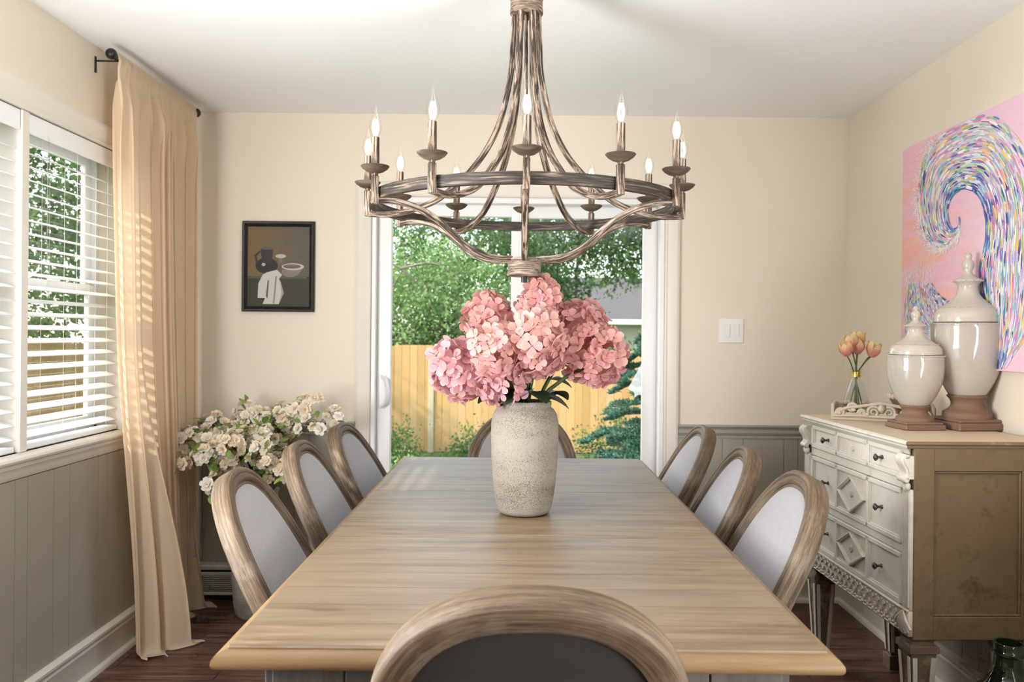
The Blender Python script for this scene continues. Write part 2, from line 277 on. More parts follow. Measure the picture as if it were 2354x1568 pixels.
# ------------------------------------------------------------------ mesh helpers
class MB:
    def __init__(s): s.v = []; s.f = []; s.c = []
    def add(s, vs_, fs, T=None, col=None):
        o = len(s.v)
        for p in vs_:
            p = Vector(p); s.v.append(T @ p if T else p); s.c.append(col if col and col != 'along' else (1, 1, 1, 1))
        for f in fs: s.f.append(tuple(i+o for i in f))
        return s
    def boxz(s, lo, hi, b=0.0, T=None):
        o_ = len(s.v); s.box(lo, hi, b); s.c[o_:] = [(v.z, v.x, v.y, 1) for v in s.v[o_:]]
        if T: s.v[o_:] = [T @ v for v in s.v[o_:]]
        return s
    def box(s, lo, hi, b=0.0, T=None, col=None):
        lo = Vector(lo); hi = Vector(hi); c = (lo+hi)/2; h = (hi-lo)/2
        h = Vector((abs(h.x), abs(h.y), abs(h.z))); b = min(b, h.x*0.99, h.y*0.99, h.z*0.99)
        if b <= 1e-6:
            vv = [c+Vector((h.x*x, h.y*y, h.z*z)) for x in (-1, 1) for y in (-1, 1) for z in (-1, 1)]
            return s.add(vv, [(0, 1, 3, 2), (4, 6, 7, 5), (0, 4, 5, 1), (2, 3, 7, 6), (0, 2, 6, 4), (1, 5, 7, 3)], T, col)
        vv = []; ix = {}
        for sx in (-1, 1):
            for sy in (-1, 1):
                for sz in (-1, 1):
                    for a in range(3):
                        d = [h.x-b, h.y-b, h.z-b]; d[a] += b
                        ix[(sx, sy, sz, a)] = len(vv); vv.append(c+Vector((sx*d[0], sy*d[1], sz*d[2])))
        fs = []
        sg = [(-1, -1), (1, -1), (1, 1), (-1, 1)]
        def key(a, sa, p): k = [0, 0, 0]; k[a] = sa; k[(a+1) % 3] = p[0]; k[(a+2) % 3] = p[1]; return tuple(k)
        for a in range(3):
            for sa in (-1, 1):
                q = [ix[key(a, sa, p)+(a,)] for p in sg]; fs.append(tuple(q if sa > 0 else q[::-1]))
            b1, b2 = (a+1) % 3, (a+2) % 3
            for p in sg:
                k0 = key(a, -1, p); k1 = key(a, 1, p)
                q = [ix[k0+(b1,)], ix[k1+(b1,)], ix[k1+(b2,)], ix[k0+(b2,)]]
                fs.append(tuple(q if p[0]*p[1] > 0 else q[::-1]))
        for sx in (-1, 1):
            for sy in (-1, 1):
                for sz in (-1, 1):
                    q = [ix[(sx, sy, sz, a)] for a in range(3)]; fs.append(tuple(q if sx*sy*sz > 0 else q[::-1]))
        return s.add(vv, fs, T, col)
    def lathe(s, prof, seg=32, T=None, col=None, ang=2*PI):
        vv = []; fs = []; full = abs(ang-2*PI) < 1e-6; n = seg if full else seg+1
        for r, z in prof:
            for k in range(n): a = ang*k/seg; vv.append((r*math.cos(a), r*math.sin(a), z))
        for i in range(len(prof)-1):
            for k in range(seg):
                k2 = (k+1) % n
                fs.append((i*n+k, i*n+k2, (i+1)*n+k2, (i+1)*n+k))
        if col == 'along':
            rm = max(r for r, z in prof); hor = any(r > 0.2 for r, z in prof); o_ = len(s.v); s.add(vv, fs, T)
            s.c[o_:] = [((math.atan2(y, x)*rm, 0.3*math.hypot(x, y), z, 1) if hor else (z, x, y, 1)) for x, y, z in vv]; return s
        return s.add(vv, fs, T, col)
    def sweep(s, path, sec, closed=False, up=(0, 0, 1), caps=True, scl=None, T=None, col=None, fixed=False):
        "sec: list of (a,b) -> a along side vector, b along the up-ish vector"
        P_ = [Vector(p) for p in path]; n = len(P_); vv = []; fs = []; m = len(sec); nrm = None; cc = []; ln = 0.0
        for i, p in enumerate(P_):
            if closed: t = (P_[(i+1) % n]-P_[i-1]).normalized()
            else: t = (P_[min(i+1, n-1)]-P_[max(i-1, 0)]).normalized()
            if nrm is None or fixed:
                u = Vector(up)
                if abs(u.dot(t)) > 0.98: u = Vector((1, 0, 0)) if abs(t.x) < 0.9 else Vector((0, 1, 0))
                nrm = (u - t*u.dot(t)).normalized()
            else: nrm = (nrm - t*nrm.dot(t)).normalized()
            side = t.cross(nrm); k = scl[i] if scl else 1.0
            ln = ln+(p-P_[i-1]).length if i else 0.0
            for a, b in sec: vv.append(p + side*a*k + nrm*b*k); cc.append((ln, a, b, 1))
        for i in range(n if closed else n-1):
            j = (i+1) % n
            for q in range(m): q2 = (q+1) % m; fs.append((i*m+q, i*m+q2, j*m+q2, j*m+q))
        if caps and not closed:
            fs.append(tuple(range(m))[::-1]); fs.append(tuple((n-1)*m+q for q in range(m)))
        o_ = len(s.v); s.add(vv, fs, T, col)
        if col == 'along': s.c[o_:] = cc
        return s
    def tube(s, path, r, seg=8, scl=None, T=None, col=None, **kw):
        return s.sweep(path, [(r*math.cos(2*PI*k/seg), r*math.sin(2*PI*k/seg)) for k in range(seg)], scl=scl, T=T, col=col, **kw)
    def prism(s, poly, z0, z1, T=None, col=None):
        n = len(poly); vv = [(x, y, z0) for x, y in poly]+[(x, y, z1) for x, y in poly]
        fs = [tuple(range(n))[::-1], tuple(range(n, 2*n))]+[(k, (k+1) % n, n+(k+1) % n, n+k) for k in range(n)]
        return s.add(vv, fs, T, col)
    def ball(s, c, r, seg=12, T=None, col=None, sz=1.0):
        rings = max(4, seg//2); vv = []; fs = []
        prof = [(max(1e-5, math.sin(PI*i/rings)), -math.cos(PI*i/rings)) for i in range(rings+1)]
        return s.lathe([(r*a, r*b*sz) for a, b in prof], seg, (T or Matrix()) @ Matrix.Translation(c), col)
    def build(s, name, m, parent=None, smooth=40, cols=False, recalc=True):
        me = bpy.data.meshes.new(name); me.from_pydata([tuple(v) for v in s.v], [], s.f)
        if cols:
            a = me.color_attributes.new('Col', 'FLOAT_COLOR', 'POINT'); a.data.foreach_set('color', [x for c in s.c for x in c])
        if recalc:
            import bmesh
            b = bmesh.new(); b.from_mesh(me); bmesh.ops.recalc_face_normals(b, faces=b.faces); b.to_mesh(me); b.free()
        if smooth:
            me.shade_smooth()
            if smooth < 180: me.set_sharp_from_angle(angle=math.radians(smooth))
        me.materials.append(M[m] if isinstance(m, str) else m)
        o = bpy.data.objects.new(name, me); COL.objects.link(o)
        if parent: o.parent = parent
        return o
def tag(o, label, cat, group=None):
    o['label'] = label; o['category'] = cat
    if group: o['group'] = group
    return o
def thing(name, label, cat, loc=(0, 0, 0), rz=0.0, group=None):
    o = bpy.data.objects.new(name, None); COL.objects.link(o); o.empty_display_size = 0.1
    o.location = loc; o.rotation_euler = (0, 0, rz); return tag(o, label, cat, group)
def kids(o): return [c for c in bpy.data.objects if c.parent == o]
def copy_tree(o, parent=None):
    c = o.copy(); COL.objects.link(c)
    if parent: c.parent = parent
    for ch in kids(o): copy_tree(ch, c)
    return c
def struct(o): o['kind'] = 'structure'; return o
def root_struct(name):
    o = bpy.data.objects.new(name, None); COL.objects.link(o); o['kind'] = 'structure'; return o
def RT(axis, a): return Matrix.Rotation(a, 4, axis)
def TR(x, y, z): return Matrix.Translation((x, y, z))
def align(d, up=(0, 0, 1)):
    "rotation taking +Z to direction d"
    return Vector(d).normalized().to_track_quat('Z', 'Y').to_matrix().to_4x4()
def lerp(a, b, t): return a+(b-a)*t
def sm(a, b, x): t = min(1, max(0, (x-a)/(b-a))); return t*t*(3-2*t)
def jit(c, d, rr=R):
    k = 1+rr.uniform(-d, d); return tuple(min(1, max(0, x*k*(1+rr.uniform(-d, d)*0.35))) for x in c[:3])+(1,)
def curve_pts(pts, n=8):
    "Catmull-Rom through pts"
    P_ = [Vector(p) for p in pts]; P_ = [P_[0]*2-P_[1]]+P_+[P_[-1]*2-P_[-2]]; o = []
    for i in range(1, len(P_)-2):
        for k in range(n):
            t = k/n; a, b, c, d = P_[i-1:i+3]
            o.append(0.5*((2*b)+(c-a)*t+(2*a-5*b+4*c-d)*t*t+(3*b-a-3*c+d)*t**3))
    o.append(P_[-2]); return o

# ------------------------------------------------------------------ the room
XL, XR, YB, YF, ZC = -1.65, 1.655, 4.14, -3.2, 2.436
WZ0, WZ1 = 0.92, 2.06; WY0, WY1, WM0, WM1 = 2.05, 3.405, 2.712, 2.757
struct(MB().box((XL-0.2, YF-0.2, -0.12), (XR+0.2, YB+0.16, 0)).build('floor', 'floor'))
struct(MB().box((XL-0.35, YF-0.2, ZC), (XR+0.35, YB+0.35, ZC+0.15)).build('ceiling', 'ceiling'))
b = MB()
b.box((XL-0.14, YF, 0), (XL, WY0, ZC)); b.box((XL-0.14, WY1, 0), (XL, YB+0.14, ZC))
b.box((XL-0.14, WY0, 0), (XL, WY1, WZ0)); b.box((XL-0.14, WY0, WZ1), (XL, WY1, ZC))
struct(b.build('wall_left', 'wall'))
struct(MB().box((XR, YF, 0), (XR+0.14, YB+0.14, ZC)).build('wall_right', 'wall'))
DX0, DX1, DZ = -0.742, 0.740, 2.02
b = MB()
b.box((XL, YB, 0), (DX0, YB+0.14, ZC)); b.box((DX1, YB, 0), (XR, YB+0.14, ZC)); b.box((DX0, YB, DZ), (DX1, YB+0.14, ZC))
struct(b.build('wall_back', 'wall'))
struct(MB().box((XL-0.14, YF-0.14, 0), (XR+0.14, YF, ZC)).build('wall_front', 'wall'))
# wainscot panelling with V grooves
CR0, CR1 = 0.815, 0.884
def wainscot(name, p0, d, n, length, z0, z1, rr):
    "boards laid along direction d from p0, facing n"
    b = MB(); x = 0.0; d = Vector(d); n = Vector(n); p0 = Vector(p0)
    Mx = Matrix(((d.x, n.x, 0, p0.x), (d.y, n.y, 0, p0.y), (0, 0, 1, 0), (0, 0, 0, 1)))
    b.box((0, 0, z0), (length, 0.004, z1), 0, Mx)
    ws = [0.07, 0.155, 0.105, 0.205]; k = 0
    while x < length-0.01:
        w_ = min(ws[k % 4], length-x); b.box((x+0.001, 0.004, z0), (x+w_-0.001, 0.010, z1), 0, Mx); x += w_; k += 1
    return struct(b.build(name, 'greige'))
wainscot('trim_1', (XL, YF, 0), (0, 1, 0), (1, 0, 0), YB-YF, 0.0, CR0+0.02, R)
wainscot('trim_2', (XR, YF, 0), (0, 1, 0), (-1, 0, 0), YB-YF, 0.0, CR0+0.02, R)
wainscot('trim_3', (XL, YB, 0), (1, 0, 0), (0, -1, 0), DX0-0.07-XL, 0.0, CR0+0.02, R)
wainscot('trim_4', (DX1+0.07, YB, 0), (1, 0, 0), (0, -1, 0), XR-DX1-0.07, 0.0, CR0+0.02, R)
def molding(name, a, c, n, prof, m):
    "profile (out, z) swept straight from a to c, out along n"
    b = MB(); a = Vector(a); c = Vector(c); n = Vector(n); k = len(prof)
    vv = [a+n*o+Vector((0, 0, z)) for o, z in prof]+[c+n*o+Vector((0, 0, z)) for o, z in prof]
    fs = [(i, (i+1) % k, k+(i+1) % k, k+i) for i in range(k)]+[tuple(range(k))[::-1], tuple(range(k, 2*k))]
    b.add(vv, fs); return struct(b.build(name, m, smooth=25))
rail = [(0, CR0), (0.014, CR0), (0.016, CR0+0.008), (0.012, CR0+0.013), (0.018, CR0+0.02), (0.024, CR0+0.03), (0.024, CR0+0.038), (0.018, CR0+0.043), (0.021, CR0+0.05), (0.030, CR0+0.056), (0.034, CR0+0.062), (0.034, CR1), (0, CR1)]
molding('trim_5', (XL, YB, 0), (DX0-0.072, YB, 0), (0, -1, 0), rail, 'greige')
molding('trim_6', (DX1+0.072, YB, 0), (XR, YB, 0), (0, -1, 0), rail, 'greige')
molding('trim_7', (XR, YF, 0), (XR, YB, 0), (-1, 0, 0), rail, 'greige')
molding('trim_8', (XL, WY1+0.08, 0), (XL, YB, 0), (1, 0, 0), rail, 'greige')
bb = [(0, 0), (0.034, 0), (0.034, 0.006), (0.030, 0.016), (0.022, 0.022), (0.017, 0.024), (0.017, 0.105), (0.020, 0.112), (0.017, 0.120), (0.020, 0.128), (0.024, 0.134), (0.024, 0.143), (0.012, 0.150), (0, 0.152)]
molding('baseboard_left', (XL+0.01, YF, 0), (XL+0.01, YB, 0), (1, 0, 0), bb, 'trim')
molding('baseboard_right', (XR-0.01, YF, 0), (XR-0.01, YB, 0), (-1, 0, 0), bb, 'trim')
molding('baseboard_back', (DX1+0.072, YB-0.01, 0), (XR, YB-0.01, 0), (0, -1, 0), bb, 'trim')

# ---- left window: casing, stool, apron, two sashes
wr = root_struct('window_1')
b = MB(); cx = XL
cas = [(0, 0), (0.012, 0), (0.016, 0.008), (0.014, 0.016), (0.018, 0.030), (0.024, 0.052), (0.026, 0.066), (0.022, 0.078), (0.0, 0.080)]
def frame_strip(b, a, c, n, o, prof, T=None):
    "profile (out along n, across along o)"
    a = Vector(a); c = Vector(c); n = Vector(n); o = Vector(o); k = len(prof)
    vv = [a+n*p+o*q for p, q in prof]+[c+n*p+o*q for p, q in prof]
    b.add(vv, [(i, (i+1) % k, k+(i+1) % k, k+i) for i in range(k)]+[tuple(range(k))[::-1], tuple(range(k, 2*k))], T)
frame_strip(b, (XL, WY0-0.08, WZ1), (XL, WY1+0.08, WZ1), (1, 0, 0), (0, 0, 1), cas)
frame_strip(b, (XL, WY1, WZ0), (XL, WY1, WZ1+0.08), (1, 0, 0), (0, 1, 0), cas)
frame_strip(b, (XL, WY0, WZ0), (XL, WY0, WZ1+0.08), (1, 0, 0), (0, -1, 0), cas)
b.box((XL-0.10, WM0, WZ0), (XL+0.006, WM1, WZ1), 0.004)
b.build('casing', 'trim', wr, 25)
b = MB()
st = [(-0.14, 0), (0.040, 0), (0.048, -0.006), (0.050, -0.014), (0.046, -0.022), (0.036, -0.026), (0.030, -0.030), (0.028, -0.042), (0.021, -0.050), (0.018, -0.060), (0.014, -0.075), (0.010, -0.082), (0.0, -0.084), (0, -0.03), (-0.14, -0.03)]
molding('s', (XL, WY0-0.1, WZ0), (XL, WY1+0.1, WZ0), (1, 0, 0), st, 'trim')
o = bpy.data.objects['s']; o.name = 'sill'; o.parent = wr; del o['kind']
for k, (y0, y1) in enumerate(((WY0, WM0), (WM1, WY1))):
    b = MB(); xg = XL-0.105; fw = 0.045
    b.box((xg-0.035, y0, WZ0), (xg+0.01, y0+0.02, WZ1)); b.box((xg-0.035, y1-0.02, WZ0), (xg+0.01, y1, WZ1)); b.box((xg-0.035, y0, WZ1-0.02), (xg+0.01, y1, WZ1)); b.box((xg-0.035, y0, WZ0), (xg+0.01, y1, WZ0+0.02))
    for z0, z1, dx in ((WZ0+0.02, 1.515, 0.0), (1.475, WZ1-0.02, -0.018)):
        x0, x1 = xg-0.012+dx, xg+0.008+dx
        b.box((x0, y0+0.02, z0), (x1, y0+0.02+fw, z1), 0.003); b.box((x0, y1-0.02-fw, z0), (x1, y1-0.02, z1), 0.003)
        b.box((x0+0.001, y0+0.02+fw-0.002, z0), (x1-0.001, y1-0.02-fw+0.002, z0+0.042), 0.003); b.box((x0+0.001, y0+0.02+fw-0.002, z1-0.042), (x1-0.001, y1-0.02-fw+0.002, z1), 0.003)
    b.box((xg+0.004, (y0+y1)/2-0.03, 1.512), (xg+0.02, (y0+y1)/2+0.03, 1.524), 0.003)
    b.build('sash', 'white', wr, 30)
    MB().box((xg-0.004, y0+0.05, WZ0+0.04), (xg-0.001, y1-0.05, 1.49)).build('pane', 'glass', wr, 0)
    MB().box((xg-0.022, y0+0.05, 1.49), (xg-0.019, y1-0.05, WZ1-0.04)).build('pane', 'glass', wr, 0)
# ---- venetian blinds
def blind(y0, y1, label, wand):
    t = thing('venetian_blind', label, 'window blind', (XL-0.032, (y0+y1)/2, WZ0), 0, 'white blinds in the window')
    h = (y1-y0)/2-0.006; ztop = WZ1-WZ0
    b = MB(); b.box((-0.028, -h, ztop-0.052), (0.028, h, ztop-0.004), 0.003); b.box((0.028, -h-0.003, ztop-0.072), (0.034, h+0.003, ztop-0.004), 0.002)
    b.build('headrail', 'slat', t, 30)
    b = MB(); n = 22; a = math.radians(17)
    for k in range(n):
        z = 0.050+k*(ztop-0.10-0.050)/(n-0.4)
        T = TR(0, 0, z) @ RT('Y', a)
        b.sweep([(0, -h, 0), (0, h, 0)], [(-0.025, -0.0014), (-0.012, 0.0006), (0, 0.0012), (0.012, 0.0006), (0.025, -0.0014), (0.025, 0.0012), (0.012, 0.0032), (0, 0.0038), (-0.012, 0.0032), (-0.025, 0.0012)], T=T)
    b.build('slats', 'slat', t, 50)
    b = MB(); b.box((-0.026, -h, 0.001), (0.026, h, 0.022), 0.004); b.build('bottom_rail', 'slat', t, 30)
    b = MB()
    for y in (-h+0.09, 0.0, h-0.09):
        for x in (-0.0235, 0.0235): b.tube([(x, y, 0.03), (x, y, ztop-0.06)], 0.0007, 5)
    b.build('ladder_cord', 'slat', t, 40)
    yw = -h+wand
    b = MB(); b.tube([(0.040, yw, ztop-0.075), (0.042, yw, ztop-0.62)], 0.0042, 8); b.tube([(0.03, yw, ztop-0.05), (0.040, yw, ztop-0.062), (0.040, yw, ztop-0.08)], 0.0018, 6)
    b.build('tilt_wand', 'clear', t, 60); return t
blind(WM1, WY1, 'white slatted blind with clear wand, hanging partly behind the peach curtain', 0.10)
blind(WY0, WM0, 'white slatted blind farther from the curtain, cut off by the picture edge', 0.06)

# ---- glass door in the back wall
dr = root_struct('door_1')
b = MB(); dcas = [(0, 0), (0.010, 0), (0.014, 0.006), (0.012, 0.014), (0.016, 0.026), (0.021, 0.044), (0.023, 0.058), (0.019, 0.070), (0, 0.072)]
frame_strip(b, (DX0, YB, 0), (DX0, YB, DZ+0.072), (0, -1, 0), (-1, 0, 0), dcas)
frame_strip(b, (DX1, YB, 0), (DX1, YB, DZ+0.072), (0, -1, 0), (1, 0, 0), dcas)
frame_strip(b, (DX0-0.072, YB, DZ), (DX1+0.072, YB, DZ), (0, -1, 0), (0, 0, 1), dcas)
b.build('casing', 'trim', dr, 25)
b = MB()
b.box((DX0, YB+0.002, 0), (DX0+0.024, YB+0.14, DZ), 0.003); b.box((DX1-0.024, YB+0.002, 0), (DX1, YB+0.14, DZ), 0.003)
b.box((DX0, YB+0.002, DZ-0.03), (DX1, YB+0.14, DZ), 0.003); b.box((DX0, YB+0.01, 0), (DX1, YB+0.16, 0.03), 0.003)
b.build('door_frame', 'white', dr, 30)
def panel(x0, x1, y, sl, sr, nm):
    b = MB(); z0, z1 = 0.03, DZ-0.03
    b.box((x0, y, z0), (x0+sl, y+0.035, z1), 0.004); b.box((x1-sr, y, z0), (x1, y+0.035, z1), 0.004)
    b.box((x0+sl-0.002, y+0.001, z1-0.062), (x1-sr+0.002, y+0.034, z1), 0.004); b.box((x0+sl-0.002, y+0.001, z0), (x1-sr+0.002, y+0.034, z0+0.10), 0.004)
    p = b.build(nm, 'white', dr, 30)
    MB().box((x0+sl-0.01, y+0.014, z0+0.09), (x1-sr+0.01, y+0.020, z1-0.055)).build('pane', 'glass', p, 0)
    return p
pl = panel(DX0+0.024, 0.037, YB+0.045, 0.073, 0.074, 'sliding_panel')
panel(-0.037, DX1-0.024, YB+0.085, 0.074, 0.073, 'fixed_panel')
b = MB(); hx = -0.684; hy = YB+0.045
b.box((hx-0.02, hy-0.006, 0.947), (hx+0.014, hy, 1.118), 0.003)
b.sweep(curve_pts([(hx-0.004, hy-0.004, 0.956), (hx+0.018, hy-0.030, 0.975), (hx+0.030, hy-0.045, 1.03), (hx+0.018, hy-0.030, 1.09), (hx-0.004, hy-0.004, 1.109)], 6), [(0.009, 0.006), (-0.009, 0.006), (-0.009, -0.006), (0.009, -0.006)])
b.build('door_handle', 'white', pl, 40)

# ---- baseboard heater under the back wall
t = thing('baseboard_heater', 'cream metal baseboard heater with a perforated grille behind the curtain hem', 'heater', (-1.23, YB-0.045, 0.0))
x0, x1 = XL+0.04+1.23, DX0-0.08+1.23
MB().box((x0, 0.0, 0.0), (x1, 0.033, 0.165)).build('back_plate', 'heaterdark', t, 0)
b = MB(); b.sweep([(x0, 0, 0), (x1, 0, 0)], [(-0.032, 0.172), (0.020, 0.172), (0.032, 0.165), (0.032, 0.150), (0.027, 0.150), (0.018, 0.162), (-0.032, 0.165)][::-1]); b.build('top_lip', 'grille', t, 30)
b = MB(); b.box((x0, -0.035, 0.120), (x1, -0.020, 0.138), 0.003); b.box((x0, -0.035, 0.024), (x1, -0.022, 0.036), 0.003)
b.box((x0, -0.029, 0.03), (x1, -0.026, 0.125))
b.build('front_cover', 'grille', t, 30)
b = MB()
for k in range(46):
    for j in range(8): b.box((x0+0.005+k*0.0085, -0.0305, 0.042+j*0.0095), (x0+0.0105+k*0.0085, -0.0288, 0.0465+j*0.0095))
b.build('grille_holes', 'heaterdark', t, 0)

# ------------------------------------------------------------------ curtain and rod
t = thing('curtain_rod', 'black metal curtain rod with round end knobs above the peach curtain', 'curtain rod', (-1.56, 3.53, 2.385))
b = MB(); b.tube([(0, -0.38, 0), (0, 0.42, 0)], 0.0085, 12); b.build('rod', 'black', t)
for y, s in ((-0.40, -1), (0.43, 1)):
    b = MB(); b.ball((0, y, 0), 0.021, 16); b.lathe([(0, -0.012), (0.013, -0.012), (0.013, 0.03), (0, 0.03)], 14, TR(0, y, 0) @ RT('X', PI/2 if s < 0 else -PI/2) @ TR(0, 0, -0.028)); b.build('finial', 'black', t, 50)
for y in (-0.345, 0.36):
    b = MB(); b.box((XL+1.56, y-0.006, -0.055), (XL+1.56+0.004, y+0.006, 0.008), 0.001); b.box((XL+1.56, y-0.005, -0.012), (0.004, y+0.005, -0.007), 0.001); b.box((-0.006, y-0.005, -0.012), (0.008, y+0.005, -0.0075), 0.001); b.tube([(0.004, y, -0.012), (0.004, y, -0.026)], 0.002, 6)
    b.build('bracket', 'black', t, 30)
NU, NV = 260, 90
def fph(u): return 2*PI*(10.3*u+0.30*math.sin(2*PI*1.7*u+0.6))
def fold(u):
    a = math.sin(fph(u)); return math.copysign(abs(a)**0.75, a)*(0.72+0.38*math.sin(2*PI*2.3*u+1))
def gather(u): return math.sin(2*PI*17*u+1.4*math.sin(9*u))+0.5*math.sin(2*PI*29*u)
vv = []; fs = []
for j in range(NV+1):
    v = j/NV; v = v**1.15 if v > 0.0 else 0
    for i in range(NU+1):
        u = i/NU
        zt = 2.400
        A = lerp(0.007, 0.042, sm(0.015, 0.085, v))*lerp(1, 0.85, v)
        G = 0.0055*(1-sm(0.05, 0.16, v))
        us = u+0.03*math.sin(2*PI*u)*sm(0.2, 1, v)
        x = -1.555+A*fold(us)*(0.45+0.55*sm(0, .12, u))+G*gather(u)+0.028*sm(0.1, 0.9, v)*(1-sm(0.6, 0.95, u))
        y = lerp(3.155, 3.925, u)
        e = sm(0.35, 1.0, v)
        yb = lerp(3.29, 3.945, u)
        y = lerp(y, yb, lerp(0.18*sm(0.02, 0.4, v), 1, e))+0.014*math.sin(2*fph(us))*sm(0.03, 0.15, v)
        # leading edge: a flap that swings out into the room low down
        flap = math.exp(-((u-0.20)/0.11)**2)*sm(0.45, 1.0, v)
        x += 0.155*flap; y += 0.05*flap
        x += 0.06*math.exp(-((u-0.97)/0.05)**2)*sm(0.80, 1.0, v); y += 0.045*math.exp(-((u-1.0)/0.06)**2)*sm(0.82, 1.0, v)
        z = lerp(zt, 0.006, min(1, v*1.03))
        if v > 0.965:     # hem lying on the floor
            q = (v-0.965)/0.035; z = 0.006+0.010*(1-q)+0.012*max(0, math.sin(2*PI*6.3*u))*q
            x += 0.05*q*(0.4+0.6*math.sin(2*PI*3.3*u+0.5)**2); y -= 0.02*q*math.sin(2*PI*4*u)
        if v < 0.012: x = -1.556+0.010*math.cos(PI*(0.5-v/0.012*0.5))+G*0.6*gather(u)
        if 0.012 <= v < 0.03: x += 0.009*(1-(v-0.012)/0.018)
        if v < 0.04: x = max(x, -1.5475+0.004*gather(u)*(1 if v > 0.012 else 0.3))
        x = max(x, XL+0.03)
        vv.append((x, y, z))
for j in range(NV):
    for i in range(NU):
        a = j*(NU+1)+i; fs.append((a, a+1, a+NU+2, a+NU+1))
b = MB(); b.add(vv, fs); o = b.build('curtain', 'curtain', smooth=180, recalc=False)
tag(o, 'long peach cloth curtain beside the window, its hem pooling on the dark floor', 'curtain')

# ------------------------------------------------------------------ dining table
TX, TZ = 0.022, 0.791
TY0, TY1, TW = 1.398, 3.58, 0.512
t = thing('dining_table', 'long pale plank dining table with rounded edge under the chandelier', 'table', (TX, (TY0+TY1)/2, 0))
yc = (TY0+TY1)/2
def tb(y0, y1, nm):
    MB().box((-TW, y0-yc, TZ-0.022), (TW, y1-yc, TZ), 0.0022).build(nm, 'table', t, 30)
tb(TY0, 2.192, 'tabletop'); tb(2.194, 2.80, 'table_leaf'); tb(2.802, TY1, 'tabletop')
ed = [(-0.03, -0.022), (-0.03, -0.0045), (0.000, -0.0045), (0.008, -0.006), (0.016, -0.011), (0.021, -0.018), (0.022, -0.025), (0.020, -0.031), (0.016, -0.034), (-0.03, -0.034)]
def edge(nm, a, c, n, m='edge'):
    b = MB(); a = Vector(a); c = Vector(c); n = Vector(n); dv = (c-a).normalized(); k = len(ed)
    va = [a+n*p-dv*p+Vector((0, 0, q)) for p, q in ed]; vb = [c+n*p+dv*p+Vector((0, 0, q)) for p, q in ed]
    b.add(va+vb, [(i, (i+1) % k, k+(i+1) % k, k+i) for i in range(k)]+[tuple(range(k))[::-1], tuple(range(k, 2*k))]); b.build(nm, m, t, 35)
h = yc-TY0
M['edgey'] = grain_wood('pine_edge_long', [(0.13, 0.072, 0.028), (0.20, 0.118, 0.052), (0.27, 0.17, 0.085)], 1, 10, 10, 0.38)
edge('edge_molding', (-TW, -h, TZ), (TW, -h, TZ), (0, -1, 0)); edge('edge_molding', (-TW, h, TZ), (TW, h, TZ), (0, 1, 0))
edge('edge_molding', (-TW, -h, TZ), (-TW, h, TZ), (-1, 0, 0), 'edgey'); edge('edge_molding', (TW, -h, TZ), (TW, h, TZ), (1, 0, 0), 'edgey')
ax, ay = 0.442, h-0.032
b = MB()
for s in (-1, 1):
    for q in range(7): b.box((lerp(-ax, ax, q/7)+0.001, s*ay-0.012, TZ-0.155), (lerp(-ax, ax, (q+1)/7)-0.001, s*ay+0.012, TZ-0.034), 0.002)
    b.box((s*ax-0.012, -ay-0.01, TZ-0.155), (s*ax+0.012, ay+0.01, TZ-0.034), 0.002)
b.build('apron', 'tablebase', t, 30)
for py in (1.95-yc, 3.24-yc):
    b = MB(); b.lathe([(0, 0.06), (0.10, 0.06), (0.10, 0.09), (0.075, 0.12), (0.060, 0.20), (0.085, 0.36), (0.090, 0.46), (0.070, 0.56), (0.085, 0.62), (0.085, 0.70), (0, 0.70)], 28, TR(0, py, 0)); b.box((-0.40, py-0.05, 0.695), (0.40, py+0.05, TZ-0.022), 0.004); b.build('pedestal', 'tablebase', t, 40)
    b = MB(); b.box((-0.165, py-0.055, 0.0), (0.165, py+0.055, 0.065), 0.012); b.build('pedestal_foot', 'tablebase', t, 30)

# ------------------------------------------------------------------ chairs
BW, BH, BY = 0.268, 0.955, -0.225      # half width, back height, back foot offset
TILT = math.radians(28.5)
def back_outline(n=72):
    "closed outline (s, h) of the back, counter-clockwise seen from the front"
    o = []; z0, zs, zt = 0.50, 0.79, BH/1.0
    H0 = 0.0
    hs, ht = 0.159, 0.5464   # along the tilted plane, from seat height
    for k in range(n+1):   # arch, right to left
        a = PI*k/n; e = 2/2.4457
        ca, sa = math.cos(a), math.sin(a)
        o.append((BW*math.copysign(abs(ca)**e, ca), hs+(ht-hs)*abs(sa)**e))
    for q in (0.75, 0.5, 0.25, 0.08): o.append((-BW*lerp(0.97, 1.0, q**0.8), hs*q))
    o += [(-BW*0.95, 0.006), (-BW*0.90, 0.0), (0, 0.0), (BW*0.90, 0.0), (BW*0.95, 0.006)]
    for q in (0.08, 0.25, 0.5, 0.75): o.append((BW*lerp(0.97, 1.0, q**0.8), hs*q))
    return o
OUT = back_outline()
def inset(pts, d):
    n = len(pts); o = []
    for i in range(n):
        a = Vector(pts[i-1]); c = Vector(pts[(i+1) % n]); p = Vector(pts[i]); tv = (c-a).normalized()
        o.append(p+Vector((-tv.y, tv.x))*d)
    return o
